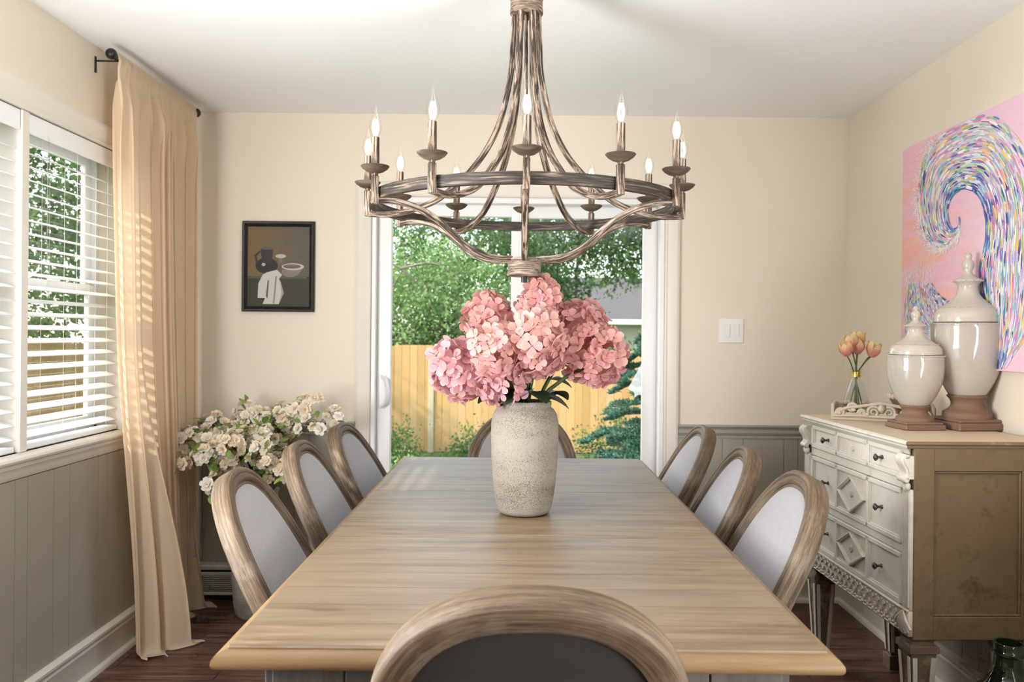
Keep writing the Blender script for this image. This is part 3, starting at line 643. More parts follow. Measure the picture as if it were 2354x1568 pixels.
def make_chair():
    t = thing('dining_chair', 'x', 'chair')
    B = TR(0, BY, 0.475) @ RT('X', TILT)      # back plane: local x = s, z = h, y = depth (+ front)
    n = len(OUT)
    prof = [(0.0, -0.016), (0.0, 0.010), (0.003, 0.017), (0.009, 0.021), (0.015, 0.020), (0.018, 0.016), (0.023, 0.0185), (0.030, 0.0185), (0.035, 0.014), (0.038, 0.008), (0.042, 0.010), (0.046, 0.008), (0.048, 0.002), (0.048, -0.010), (0.046, -0.018), (0.036, -0.022), (0.012, -0.022), (0.004, -0.020)]
    vv = []; fs = []; k = len(prof)
    prof = [(d*1.10, y if y > -0.012 else y-0.011) for d, y in prof]
    for d, y in prof: vv += [(p.x, y, p.y) for p in inset(OUT, d)]
    for j in range(k):
        j2 = (j+1) % k
        for i in range(n): i2 = (i+1) % n; fs.append((j*n+i, j*n+i2, j2*n+i2, j2*n+i))
    arc = [0.0]
    for i in range(1, n): arc.append(arc[-1]+(Vector(OUT[i])-Vector(OUT[i-1])).length)
    b = MB(); b.add(vv, fs, B); b.c = [(arc[i], d*1.6, y, 1) for d, y in prof for i in range(n)]; b.build('back_frame', 'chairwood', t, 50, cols=True)
    def pad(nm, m, y0, bulge, d0):
        rings = []; c = Vector((0, 0.27)); base = inset(OUT, d0); vv = []; fs = []; K = 9
        for j in range(K):
            q = j/(K-1); s_ = math.cos(q*PI/2)
            for p in base: vv.append((c.x+(p.x-c.x)*s_, y0+bulge*math.sin(q*PI/2)**0.8, c.y+(p.y-c.y)*s_))
        for j in range(K-1):
            for i in range(n): i2 = (i+1) % n; fs.append((j*n+i, j*n+i2, (j+1)*n+i2, (j+1)*n+i))
        b = MB(); b.add(vv, fs, B); return b.build(nm, m, t, 60)
    pad('back_cushion', 'linen', 0.001, 0.022, 0.044); pad('back_panel', 'backcloth_shade', -0.020, -0.007, 0.044)
    # seat
    def seat_poly(g): 
        o = []
        for x, y in ((0.200, -0.215), (0.192, 0.04), (0.185, 0.072), (0.15, 0.090), (0, 0.10), (-0.15, 0.090), (-0.185, 0.072), (-0.192, 0.04), (-0.200, -0.215)): o.append((x*g, y*g))
        return o
    b = MB(); b.prism(seat_poly(1.0), 0.375, 0.44); b.c = [(v.x+v.y, v.y*0.2, v.z, 1) for v in b.v]; b.build('seat_frame', 'chairwood', t, 40, cols=True)
    vv = []; fs = []; lv = [(0.99, 0.44), (1.0, 0.455), (0.985, 0.475), (0.93, 0.492), (0.7, 0.503), (0.35, 0.507), (0.02, 0.508)]; n2 = 9
    for g, z in lv: vv += [(x, y, z) for x, y in seat_poly(g)]
    for j in range(len(lv)-1):
        for i in range(n2): fs.append((j*n2+i, j*n2+(i+1) % n2, (j+1)*n2+(i+1) % n2, (j+1)*n2+i))
    b = MB(); b.add(vv, fs); b.build('seat', 'linen', t, 60)
    for s in (-1, 1):
        b = MB(); b.lathe([(0, 0), (0.013, 0), (0.017, 0.02), (0.013, 0.03), (0.026, 0.31), (0.030, 0.325), (0.024, 0.335), (0.028, 0.35), (0.028, 0.40), (0, 0.40)], 16, TR(s*0.165, 0.055, 0), 'along'); b.build('leg', 'chairwood', t, 40, cols=True)
        b = MB(); b.sweep(curve_pts([(s*0.20, BY-0.085, 0.0), (s*0.195, BY-0.035, 0.15), (s*0.19, BY-0.004, 0.32), (s*0.185, BY-0.006, 0.49)], 5), [(0.017, 0.017), (-0.017, 0.017), (-0.017, -0.017), (0.017, -0.017)], up=(0, 1, 0), col='along'); b.build('leg', 'chairwood', t, 40, cols=True)
    return t
chair0 = make_chair(); first = [True]
def place_chair(x, y, face, label, group=None):
    "face: direction the sitter looks, degrees from +Y counter-clockwise"
    o = chair0 if first[0] else copy_tree(chair0); first[0] = False
    o.location = (x, y, 0); o.rotation_euler = (0, 0, math.radians(face)); o['label'] = label
    o['group'] = 'arched back dining chairs around the table'; return o
CH = 'arched-back dining chair with grey linen'
place_chair(0.024, 1.667, 0, 'arched-back dining chair seen from behind, fabric back darkened for shade, at the near table end')
place_chair(0.024, 3.490, 180, 'arched-back dining chair at the table end by the glass door, behind the speckled vase')
place_chair(0.307, 2.244, 87.6, CH+' on the chest side, closest to the camera')
place_chair(0.297, 2.785, 84.6, CH+' on the chest side, between two others')
place_chair(0.299, 3.402, 88.2, CH+' on the chest side, closest to the light switch')
place_chair(-0.282, 2.232, -85.3, CH+' on the window side, closest to the camera')
place_chair(-0.268, 2.800, -87.7, CH+' on the window side, between two others')
place_chair(-0.247, 3.345, -91.7, CH+' on the window side, closest to the glass door')

# ------------------------------------------------------------------ chandelier
CX_, CY_ = 0.018, 2.50
t = thing('chandelier', 'round twelve-light candle chandelier of whitewashed brown bars above the table', 'chandelier', (CX_, CY_, 0))
b = MB(); b.lathe([(0, 2.300), (0.040, 2.300), (0.050, 2.304), (0.051, 2.312), (0.049, 2.316), (0.049, 2.345), (0.052, 2.350), (0.052, 2.357), (0.04, 2.362), (0.012, 2.365), (0.012, 2.425), (0, 2.425)], 32, None, 'along'); b.build('top_hub', 'chandhub', t, 40, cols=True)
b = MB(); b.lathe([(0, 2.402), (0.03, 2.402), (0.062, 2.416), (0.066, 2.425), (0.066, 2.436), (0, 2.436)], 32, None, 'along'); b.build('ceiling_canopy', 'chandhub', t, 40, cols=True)
b = MB(); b.lathe([(0, 1.494), (0.006, 1.494), (0.008, 1.504), (0.050, 1.505), (0.053, 1.508), (0.053, 1.514), (0.050, 1.518), (0.050, 1.548), (0.053, 1.552), (0.052, 1.558), (0.03, 1.562), (0, 1.562)], 32, None, 'along'); b.build('bottom_hub', 'chandhub', t, 40, cols=True)
b = MB(); b.lathe([(0, 1.486), (0.009, 1.486), (0.009, 1.504), (0, 1.504)], 12); b.build('finial_nut', 'black', t, 40)
b = MB(); b.tube([(0, 0, 1.56), (0, 0, 2.30)], 0.006, 10, col='along'); b.build('center_rod', 'chand', t, 40, cols=True)
b = MB(); r0, r1 = 0.448, 0.466
b.lathe([(r0, 1.702), (r1, 1.702), (r1, 1.733), (r0, 1.733), (r0, 1.702)], 96, None, 'along'); b.build('ring', 'chandh', t, 30, cols=True)
RC = 0.479; sq = [(0.0085, 0.006), (0.006, 0.0085), (-0.006, 0.0085), (-0.0085, 0.006), (-0.0085, -0.006), (-0.006, -0.0085), (0.006, -0.0085), (0.0085, -0.006)]
for k in range(12):
    ph = -PI/2+k*PI/6; d = Vector((math.cos(ph), math.sin(ph), 0)); sd = Vector((-d.y, d.x, 0))
    P3 = lambda r, z: d*r+Vector((0, 0, z))
    if k % 2 == 0:   # from the lower hub
        pts = [(0.045, 1.556), (0.09, 1.556), (0.135, 1.561), (0.2, 1.588), (0.283, 1.648), (0.35, 1.682), (0.42, 1.697), (RC-0.004, 1.694)]
    else:
        pts = [(0.036, 2.302), (0.040, 2.22), (0.046, 2.12), (0.075, 1.985), (0.115, 1.895), (0.170, 1.822), (0.26, 1.741), (0.349, 1.702), (0.42, 1.690), (RC-0.004, 1.691)]
    b = MB(); path = curve_pts([P3(r, z) for r, z in pts], 6)
    b.sweep(path, sq, up=sd, fixed=True, col='along')
    b.boxz((-0.009, -0.009, 1.684), (0.009, 0.009, 1.762), 0.002, Matrix.Translation(P3(RC, 0)) @ RT('Z', ph))
    b.lathe([(0.005, 1.76), (0.008, 1.763), (0.008, 1.768), (0.005, 1.772)], 12, Matrix.Translation(P3(RC, 0)), 'along')
    b.build('arm', 'chand', t, 40, cols=True)
    T = Matrix.Translation(P3(RC, 0))
    b = MB(); b.lathe([(0, 1.768), (0.010, 1.768), (0.022, 1.772), (0.034, 1.780), (0.0395, 1.787), (0.0385, 1.7885), (0.030, 1.783), (0.015, 1.778), (0, 1.777)], 28, T); b.build('drip_pan', 'pan', t, 60)
    b = MB(); b.lathe([(0, 1.775), (0.0115, 1.775), (0.0112, 1.866), (0.009, 1.868), (0, 1.868)], 16, T, 'along'); b.build('candle_sleeve', 'chand', t, 40, cols=True)
    ln = R.uniform(-0.12, 0.12); la = R.uniform(0, 6.28)
    Tb = Matrix.Translation(P3(RC, 1.866)) @ RT('Z', la) @ RT('X', ln*0.25)
    b = MB(); b.lathe([(0.0075, 0.0), (0.0085, 0.004), (0.0145, 0.015), (0.0172, 0.026), (0.0170, 0.036), (0.0138, 0.050), (0.0085, 0.064), (0.0046, 0.074), (0.0026, 0.083), (0.0009, 0.090)], 18, Tb)
    bu = b.build('light_bulb', 'bulb', t, 180)
    b = MB()
    for q in range(4):
        a = q*PI/2+0.4; b.tube([(0.0036*math.cos(a), 0.0036*math.sin(a), 0.008), (0.0078*math.cos(a), 0.0078*math.sin(a), 0.022), (0.0076*math.cos(a), 0.0076*math.sin(a), 0.034), (0.0036*math.cos(a), 0.0036*math.sin(a), 0.050)], 0.0030, 6, T=Tb)
    b.build('filament', 'filament', bu, 60)

# ------------------------------------------------------------------ vase with pink hydrangeas on the table
VX, VY = 0.024, 2.465
o = MB().lathe([(0, 0.003), (0.066, 0.003), (0.074, 0.006), (0.080, 0.016), (0.087, 0.045), (0.0945, 0.10), (0.0995, 0.17), (0.1015, 0.24), (0.1005, 0.275), (0.0955, 0.300), (0.086, 0.314), (0.079, 0.319), (0.077, 0.322), (0.0795, 0.328), (0.080, 0.334), (0.077, 0.338), (0.070, 0.337), (0.069, 0.325), (0.088, 0.29), (0.090, 0.2), (0.075, 0.03), (0, 0.02)], 64, TR(VX, VY, TZ)).build('stoneware_vase', 'vase', smooth=60)
o.location = (VX, VY, TZ); o.data.transform(TR(-VX, -VY, -TZ))
tag(o, 'cream stoneware vase with brown speckles standing mid-table, holding pink hydrangeas', 'vase')
def floret(b, T, size, c, bc, rr):
    "four rounded petals, cupped"
    a0 = rr.uniform(0, PI/2); cup = rr.uniform(0.15, 0.5)
    for q in range(4):
        a = a0+q*PI/2+rr.uniform(-0.12, 0.12); s = size*rr.uniform(0.88, 1.08); Tq = T @ RT('Z', a) @ RT('Y', -cup*rr.uniform(0.6, 1.3))
        cc = jit(c, 0.07, rr); ce = tuple(lerp(x, 0.72, 0.20) for x in cc[:3])+(1,)
        pts = [(0.02, 0, 0), (0.30, -0.26, 0.02), (0.34, 0, -0.05), (0.30, 0.26, 0.02), (0.66, -0.46, 0.05), (0.72, 0, -0.03), (0.66, 0.46, 0.05), (0.93, -0.30, 0.03), (1.02, 0, 0.0), (0.93, 0.30, 0.03)]
        o_ = len(b.v)
        for i, p in enumerate(pts):
            b.v.append(Tq @ Vector((p[0]*s, p[1]*s, p[2]*s))); b.c.append(cc if i < 4 else ce if i > 6 else cc)
        for f in ((0, 1, 2), (0, 2, 3), (1, 4, 5, 2), (2, 5, 6, 3), (4, 7, 8, 5), (5, 8, 9, 6)): b.f.append(tuple(i+o_ for i in f))
    bc.add([T @ Vector((0.0028*math.cos(k*2.094), 0.0028*math.sin(k*2.094), 0.003)) for k in range(3)]+[T @ Vector((0, 0, 0.006))], [(0, 1, 3), (1, 2, 3), (2, 0, 3)])
    if rr.random() < 0.3: bc.tube([T @ Vector((0, 0, 0)), T @ Vector((rr.uniform(-.008, .008), rr.uniform(-.008, .008), 0.018))], 0.0007, 4)
def hydrangea(label, c, rx, rz, tint, seed, axis=None, cone=0.0):
    rr = random.Random(seed)
    mouth = Vector((VX, VY, TZ+0.335)); c = Vector(c); ax = Vector(axis) if axis else (c-mouth+Vector((0, 0, 0.10)))
    base = Vector((VX+(c.x-VX)*0.20+rr.uniform(-.012, .012), VY+(c.y-VY)*0.25+rr.uniform(-.012, .012), TZ+0.335))
    t = thing('hydrangea_stem', label, 'flower', tuple(Vector((VX, VY, TZ+0.335))), 0, 'pink hydrangeas in the table vase')
    inv = Matrix.Translation(-mouth)
    b = MB(); bc = MB(); A = align(ax); n = int(80*(rx*rz)/(0.085*0.09))
    for k in range(n):
        zz = 1-2*(k+0.5)/n; ph = k*2.39996+rr.uniform(-.2, .2); rxy = math.sqrt(max(0, 1-zz*zz))
        nrm = Vector((rxy*math.cos(ph), rxy*math.sin(ph), zz))
        f = 1-cone*max(0, zz)*0.55
        lay = rr.choice([0.98, 0.94, 0.88, 0.78])
        p = Vector((nrm.x*rx*f, nrm.y*rx*f, nrm.z*rz))*lay
        nn = Vector((nrm.x/rx, nrm.y/rx, nrm.z/rz)).normalized()+Vector((rr.uniform(-.6, .6), rr.uniform(-.6, .6), rr.uniform(-.6, .6)))
        T = inv @ Matrix.Translation(c) @ A @ Matrix.Translation(p) @ align(nn)
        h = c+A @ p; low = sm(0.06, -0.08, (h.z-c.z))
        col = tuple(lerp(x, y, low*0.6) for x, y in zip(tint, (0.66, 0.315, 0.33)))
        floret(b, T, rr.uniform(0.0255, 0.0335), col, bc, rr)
    hd = b.build('flower_head', 'petal', t, 180, cols=True, recalc=False); bc.build('flower_eyes', 'eyes', hd, 0)
    # stem down into the vase, and a leaf or two
    tip = c-ax.normalized()*rz*0.5
    b = MB(); b.tube(curve_pts([base-Vector((0, 0, 0.25)), base-Vector((0, 0, 0.02)), base.lerp(tip, 0.5)+Vector((0, 0, 0.012)), tip], 5), 0.0058, 7, T=inv); b.build('stem', 'stem', t, 60)
    for s in range(2):
        d = Vector((math.cos(rr.uniform(0, 6.28)), math.sin(rr.uniform(0, 6.28)), 0))+((c-mouth)*Vector((1, 1, 0))).normalized()*0.9; d.z = -0.05
        broad_leaf(t, inv, base.lerp(tip, rr.uniform(0.12, 0.4)), d.normalized(), rr.uniform(0.06, 0.085), rr.uniform(0.034, 0.046), (0.018, 0.048, 0.016, 1), rr)
    return t
M['eyes'] = paint('floret_eyes', (0.30, 0.07, 0.05, 1), 0.7, 0.1)
def leaf_geo(b, T, ln, wd, col, droop=0.35, n=7):
    o_ = len(b.v)
    for i in range(n+1):
        q = i/n; wv = wd*math.sin(PI*min(1, q*0.93+0.04))**0.8; z = -droop*ln*q*q
        for s in (-1, 0, 1):
            b.v.append(T @ Vector((q*ln, s*wv, z+abs(s)*wv*0.30))); b.c.append(col if s else tuple(min(1, x*1.3) for x in col[:3])+(1,))
    for i in range(n):
        for s in range(2): k = o_+i*3+s; b.f.append((k, k+1, k+4, k+3))
def broad_leaf(parent, inv, p, d, ln, wd, col, rr):
    b = MB(); z = Vector((0, 0, 1)); y = z.cross(d).normalized(); zz = d.cross(y)
    Mx = Matrix(((d.x, y.x, zz.x, p.x), (d.y, y.y, zz.y, p.y), (d.z, y.z, zz.z, p.z), (0, 0, 0, 1)))
    leaf_geo(b, inv @ Mx, ln, wd, jit(col, 0.15, rr)); return b.build('leaf', 'leaf', parent, 180, cols=True, recalc=False)
PK = (0.72, 0.375, 0.345); PL = (0.74, 0.445, 0.40); PM = (0.70, 0.39, 0.405); PD = (0.68, 0.33, 0.31)
hydrangea('pink hydrangea drooping lowest and outermost toward the window, in front of the fence', (-0.168, 2.45, 1.222), 0.082, 0.100, PM, 1)
hydrangea('pink hydrangea behind another on the window side, level with the door bar', (-0.083, 2.555, 1.365), 0.078, 0.088, PK, 2)
hydrangea('pale pink hydrangea facing the camera on the window side of the bunch', (-0.062, 2.37, 1.275), 0.078, 0.088, PL, 3)
hydrangea('tallest pink hydrangea, its pointed tip nearly touching the chandelier hub', (0.070, 2.53, 1.412), 0.066, 0.096, PK, 4, (0.05, 0, 1), 0.8)
hydrangea('pale-tipped pink hydrangea at the centre front, just above the bare stems', (0.058, 2.365, 1.310), 0.080, 0.096, PL, 5, (0.05, -0.15, 1), 0.35)
hydrangea('pink hydrangea at the back of the bunch on the chest side', (0.190, 2.54, 1.340), 0.082, 0.095, PD, 6)
hydrangea('round pink hydrangea bulging out lowest on the chest side of the bunch', (0.228, 2.425, 1.266), 0.090, 0.090, PK, 7)
hydrangea('pink hydrangea hanging over the vase shoulder, lowest at the front', (-0.040, 2.40, 1.195), 0.074, 0.062, PM, 8)

# ------------------------------------------------------------------ floor vase with white blossom branches
FX, FY = -1.205, 3.865
o = MB().lathe([(0, 0), (0.095, 0), (0.106, 0.012), (0.117, 0.06), (0.127, 0.18), (0.130, 0.30), (0.124, 0.40), (0.106, 0.48), (0.085, 0.53), (0.080, 0.57), (0.088, 0.59), (0.083, 0.592), (0.074, 0.57), (0.09, 0.47), (0.1, 0.3), (0.09, 0.03), (0, 0.02)], 48).build('floor_vase', 'floorvase' if 'floorvase' in M else 'vase', smooth=60)
o.location = (FX, FY, 0); tag(o, 'tall whitewashed floor vase standing behind the near window-side chair', 'vase')
def rose(b, T, s, col, rr):
    for ring, (n, tilt, k) in enumerate(((6, 0.25, 1.0), (5, 0.75, 0.78), (4, 1.15, 0.52))):
        for q in range(n):
            a = q*2*PI/n+ring*0.5+rr.uniform(-.2, .2); Tq = T @ RT('Z', a) @ RT('Y', -tilt+rr.uniform(-.15, .15)); z = s*k
            cc = jit(tuple(lerp(x, y, ring*0.22) for x, y in zip(col, (0.86, 0.60, 0.36))), 0.04, rr); o_ = len(b.v)
            for p in ((0.05, 0, 0), (0.5, -0.42, 0.08), (0.55, 0, 0.0), (0.5, 0.42, 0.08), (0.92, -0.3, 0.02), (1.0, 0, -0.05), (0.92, 0.3, 0.02)):
                b.v.append(Tq @ Vector((p[0]*z, p[1]*z, p[2]*z+ring*0.12*s))); b.c.append(cc)
            for f in ((0, 1, 2), (0, 2, 3), (1, 4, 5, 2), (2, 5, 6, 3)): b.f.append(tuple(i+o_ for i in f))
def blossom_branch(tip, label, seed, nf=22, back=False):
    rr = random.Random(seed); m = Vector((FX, FY, 0.58)); tip = Vector(tip)
    t = thing('blossom_branch', label, 'flower branch', tuple(m), 0, 'white blossom branches in the floor vase')
    base = Vector((rr.uniform(-.035, .035), rr.uniform(-.035, .035), 0)); d = tip-m
    mid = base.lerp(d, 0.45)+Vector((0, 0, 0.10+0.05*rr.random()))
    path = curve_pts([base-Vector((0, 0, 0.3)), base, mid, d], 8)
    b = MB(); b.tube(path, 0.0035, 6, scl=[lerp(1.2, 0.5, i/(len(path)-1)) for i in range(len(path))])
    bf = MB(); bl = MB()
    for k in range(nf):
        q = 0.50+0.50*rr.random()**0.75; i = min(len(path)-2, int(q*(len(path)-1))); p = path[i].lerp(path[i+1], q*(len(path)-1)-i)
        dirv = Vector((rr.gauss(0, 1), rr.gauss(0, 1)-0.35, rr.gauss(0, 1)+0.25)).normalized(); e = p+dirv*rr.uniform(0.025, 0.065)
        b.tube([p, p.lerp(e, 0.5)+Vector((0, 0, .004)), e], 0.0014, 4)
        rose(bf, Matrix.Translation(e) @ align(dirv+Vector((0, -0.3, 0.35))), rr.uniform(0.024, 0.034), rr.choice([(0.90, 0.82, 0.68), (0.92, 0.87, 0.78), (0.88, 0.77, 0.61)]), rr)
    for k in range(int(nf*0.9)):
        q = 0.4+0.62*rr.random(); i = min(len(path)-1, int(q*(len(path)-1))); p = path[i]
        d2 = Vector((rr.gauss(0, 1), rr.gauss(0, 1)-0.3, rr.gauss(0, 1)+0.4)).normalized()
        T = Matrix.Translation(p+d2*rr.uniform(0.02, 0.055)) @ d2.to_track_quat('X', 'Z').to_matrix().to_4x4()
        leaf_geo(bl, T, rr.uniform(0.036, 0.060), rr.uniform(0.011, 0.017), jit(rr.choice([(0.19, 0.29, 0.055), (0.28, 0.38, 0.09), (0.13, 0.21, 0.045)]), 0.15, rr), 0.3, 4)
    b.build('stem', 'darkstem', t, 60); bf.build('flowers', 'blossom', t, 180, cols=True, recalc=False); bl.build('leaves', 'leaf', t, 180, cols=True, recalc=False)
BR = [((-1.60, 3.70, 0.815), 'white blossom branch reaching farthest over the peach curtain', 24), ((-1.46, 3.86, 0.90), 'white blossom branch rising just beside the curtain edge', 24),
      ((-1.31, 3.92, 0.955), 'leafy white blossom branch rising against the cream wall, topped by one green leaf', 22), ((-1.21, 3.90, 0.925), 'white blossom branch crossing the chair rail with small buds', 20),
      ((-1.08, 3.88, 0.955), 'white blossom branch with a small cluster above the chair rail', 13), ((-0.965, 3.84, 1.005), 'tall thin white blossom branch standing highest over the chair rail', 13),
      ((-0.835, 3.80, 0.92), 'white blossom branch stretching toward the glass door', 16), ((-1.44, 3.62, 0.76), 'white blossom branch drooping low over the dark corner', 28),
      ((-1.27, 3.58, 0.83), 'dense white blossom branch leaning to the camera in mid bunch', 30), ((-1.10, 3.58, 0.76), 'white blossom branch bending down behind the near window-side chair', 30),
      ((-0.98, 3.62, 0.68), 'white blossom branch hanging between two window-side chairs', 26), ((-1.33, 3.60, 0.66), 'lowest white blossom branch, close above the near chair top', 26), ((-1.15, 3.70, 0.86), 'white blossom branch at the heart of the bunch', 24)]
for k, (p, l, n) in enumerate(BR): blossom_branch(p, l, 50+k, int(n*1.35))

# ------------------------------------------------------------------ painted chest of drawers
t = thing('chest_of_drawers', 'antique cream painted chest of drawers with fluted panels and tapered legs by the wall', 'chest of drawers', (1.185, 2.497, 0), math.radians(1.72))
H = 1.013; CW = 0.866; CB = 0.425
def rim(o0, o1): return None
b = MB(); b.box((0.012, 0.010, H-0.010), (0.455, CW-0.010, H), 0.001); b.build('top_board', 'chesttop', t, 30)
lip = [(0.014, -0.001), (0.006, -0.001), (0.001, -0.004), (0.0, -0.009), (0.003, -0.013), (0.007, -0.015), (0.007, -0.020), (0.010, -0.024), (0.018, -0.030), (0.024, -0.038), (0.026, -0.044), (0.04, -0.044), (0.04, -0.011), (0.014, -0.011)]
def lipstrip(nm, a, c, n, m, flat=False):
    b = MB(); a = Vector(a); c = Vector(c); n = Vector(n); dv = (c-a).normalized(); pr = [(p, q) for p, q in lip] if not flat else [(min(p, 0.012) if q < -0.016 else p, q) for p, q in lip[:8]]+[(0.012, -0.022), (0.04, -0.022), (0.04, -0.011), (0.014, -0.011)]
    k = len(pr); va = [a+n*p+dv*p+Vector((0, 0, H+q)) for p, q in pr]; vb = [c+n*p-dv*p+Vector((0, 0, H+q)) for p, q in pr]
    b.add(va+vb, [(i, (i+1) % k, k+(i+1) % k, k+i) for i in range(k)]+[tuple(range(k))[::-1], tuple(range(k, 2*k))]); b.build(nm, m, t, 35)
lipstrip('top_molding', (0, 0, 0), (0, CW, 0), (1, 0, 0), 'chestfront')
lipstrip('top_rim', (0, 0, 0), (0.46, 0, 0), (0, 1, 0), 'chestrim', True); lipstrip('top_rim', (0.46, CW, 0), (0, CW, 0), (0, -1, 0), 'chestrim', True)
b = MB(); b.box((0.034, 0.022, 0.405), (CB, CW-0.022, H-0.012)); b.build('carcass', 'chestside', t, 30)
# side frames and panels
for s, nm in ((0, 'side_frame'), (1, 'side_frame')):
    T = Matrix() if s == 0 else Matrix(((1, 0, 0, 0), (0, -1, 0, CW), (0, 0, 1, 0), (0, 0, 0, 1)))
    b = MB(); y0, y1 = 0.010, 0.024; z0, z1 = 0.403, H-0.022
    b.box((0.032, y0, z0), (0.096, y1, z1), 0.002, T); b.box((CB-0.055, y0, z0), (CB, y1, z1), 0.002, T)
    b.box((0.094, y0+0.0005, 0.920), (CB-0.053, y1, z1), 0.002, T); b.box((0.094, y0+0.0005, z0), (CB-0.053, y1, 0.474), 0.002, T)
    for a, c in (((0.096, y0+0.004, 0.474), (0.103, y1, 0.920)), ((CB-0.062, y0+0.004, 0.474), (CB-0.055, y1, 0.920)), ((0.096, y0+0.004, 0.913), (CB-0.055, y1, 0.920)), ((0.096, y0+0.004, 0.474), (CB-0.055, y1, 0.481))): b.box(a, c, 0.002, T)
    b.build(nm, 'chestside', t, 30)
# front frame rails
b = MB()
for z0, z1 in ((0.980, H-0.040), (0.857, 0.886), (0.656, 0.681), (0.488, 0.492)): b.box((0.028, 0.055, z0), (0.05, CW-0.055, z1), 0.0015)
b.box((0.034, 0.05, 0.48), (0.036, CW-0.05, 0.985)); b.build('front_rails', 'chestfront', t, 30)
def drawer(z0, z1, diamond):
    y0, y1 = 0.064, CW-0.064; yc_ = CW/2; xf = 0.022
    P_ = [(0.083, 0.297), (yc_-0.118, yc_+0.118), (CW-0.297, CW-0.083)]
    b = MB(); bd = 0.016
    b.box((xf+0.010, y0, z0), (xf+0.026, y1, z1), 0.001)
    b.box((xf, y0, z1-bd), (xf+0.02, y1, z1), 0.002); b.box((xf, y0, z0), (xf+0.02, y1, z0+bd), 0.002)
    b.box((xf, y0, z0), (xf+0.02, P_[0][0], z1), 0.002); b.box((xf, P_[2][1], z0), (xf+0.02, y1, z1), 0.002)
    b.box((xf, P_[0][1], z0), (xf+0.02, P_[1][0], z1), 0.002); b.box((xf, P_[1][1], z0), (xf+0.02, P_[2][0], z1), 0.002)
    for a, c in P_:      # sunk bead inside each panel
        for lo, hi in (((a, z0+bd), (a+0.004, z1-bd)), ((c-0.004, z0+bd), (c, z1-bd)), ((a, z0+bd), (c, z0+bd+0.004)), ((a, z1-bd-0.004), (c, z1-bd))): b.box((xf+0.005, lo[0], lo[1]), (xf+0.014, hi[0], hi[1]), 0.0015)
    d = b.build('drawer', 'chestfront', t, 30)
    b = MB(); a, c = P_[1]; n = 19
    for k in range(n):
        y = a+0.006+(c-a-0.012)*(k+0.5)/n; b.tube([(xf+0.011, y, z0+bd+0.004), (xf+0.011, y, z1-bd-0.004)], 0.0043, 8)
    b.build('fluted_panel', 'chestfront', d, 60)
    zc = (z0+z1)/2
    if diamond:
        b = MB(); hy, hz = 0.112, (z1-z0)/2-0.019; xo = xf-0.006
        q = [Vector((0, hy, 0)), Vector((0, 0, hz)), Vector((0, -hy, 0)), Vector((0, 0, -hz))]; o_ = Vector((xo, yc_, zc))
        sec = [(1.0, 0.016), (1.0, 0.001), (0.97, 0.0), (0.93, 0.0), (0.90, 0.002), (0.88, 0.001), (0.80, 0.004), (0.79, 0.010)]
        vv = []; fs = []
        for g, x in sec: vv += [o_+p*g+Vector((x, 0, 0)) for p in q]
        for j in range(len(sec)-1):
            for i in range(4): fs.append((j*4+i, j*4+(i+1) % 4, j*4+4+(i+1) % 4, j*4+4+i))
        fs.append(tuple(range((len(sec)-1)*4, len(sec)*4))); b.add(vv, fs); b.build('diamond_panel', 'chestfront', d, 20)
    b = MB(); T = TR(xf+(0.004 if diamond else 0.008), yc_, zc) @ RT('Y', -PI/2)
    for k in range(8): b.ball((0.0075*math.cos(k*PI/4), 0.0075*math.sin(k*PI/4), 0.001), 0.0042, 8, T)
    b.ball((0, 0, 0.002), 0.0045, 8, T); b.build('rosette', 'carved', d, 60)
    for yk in (0.215, CW-0.215):
        b = MB(); T = TR(xf+0.012, yk, zc) @ RT('Y', -PI/2)
        b.lathe([(0, 0), (0.008, 0.0), (0.007, 0.003), (0.0042, 0.007), (0.004, 0.016), (0.0075, 0.020), (0.0105, 0.024), (0.0100, 0.029), (0.006, 0.032), (0, 0.033)], 14, T)
        for k in range(8): b.ball((0.0088*math.cos(k*PI/4), 0.0088*math.sin(k*PI/4), 0.026), 0.0036, 6, T)
        b.build('knob', 'pewter', d, 60)
drawer(0.888, 0.978, False); drawer(0.683, 0.855, True); drawer(0.494, 0.654, True)
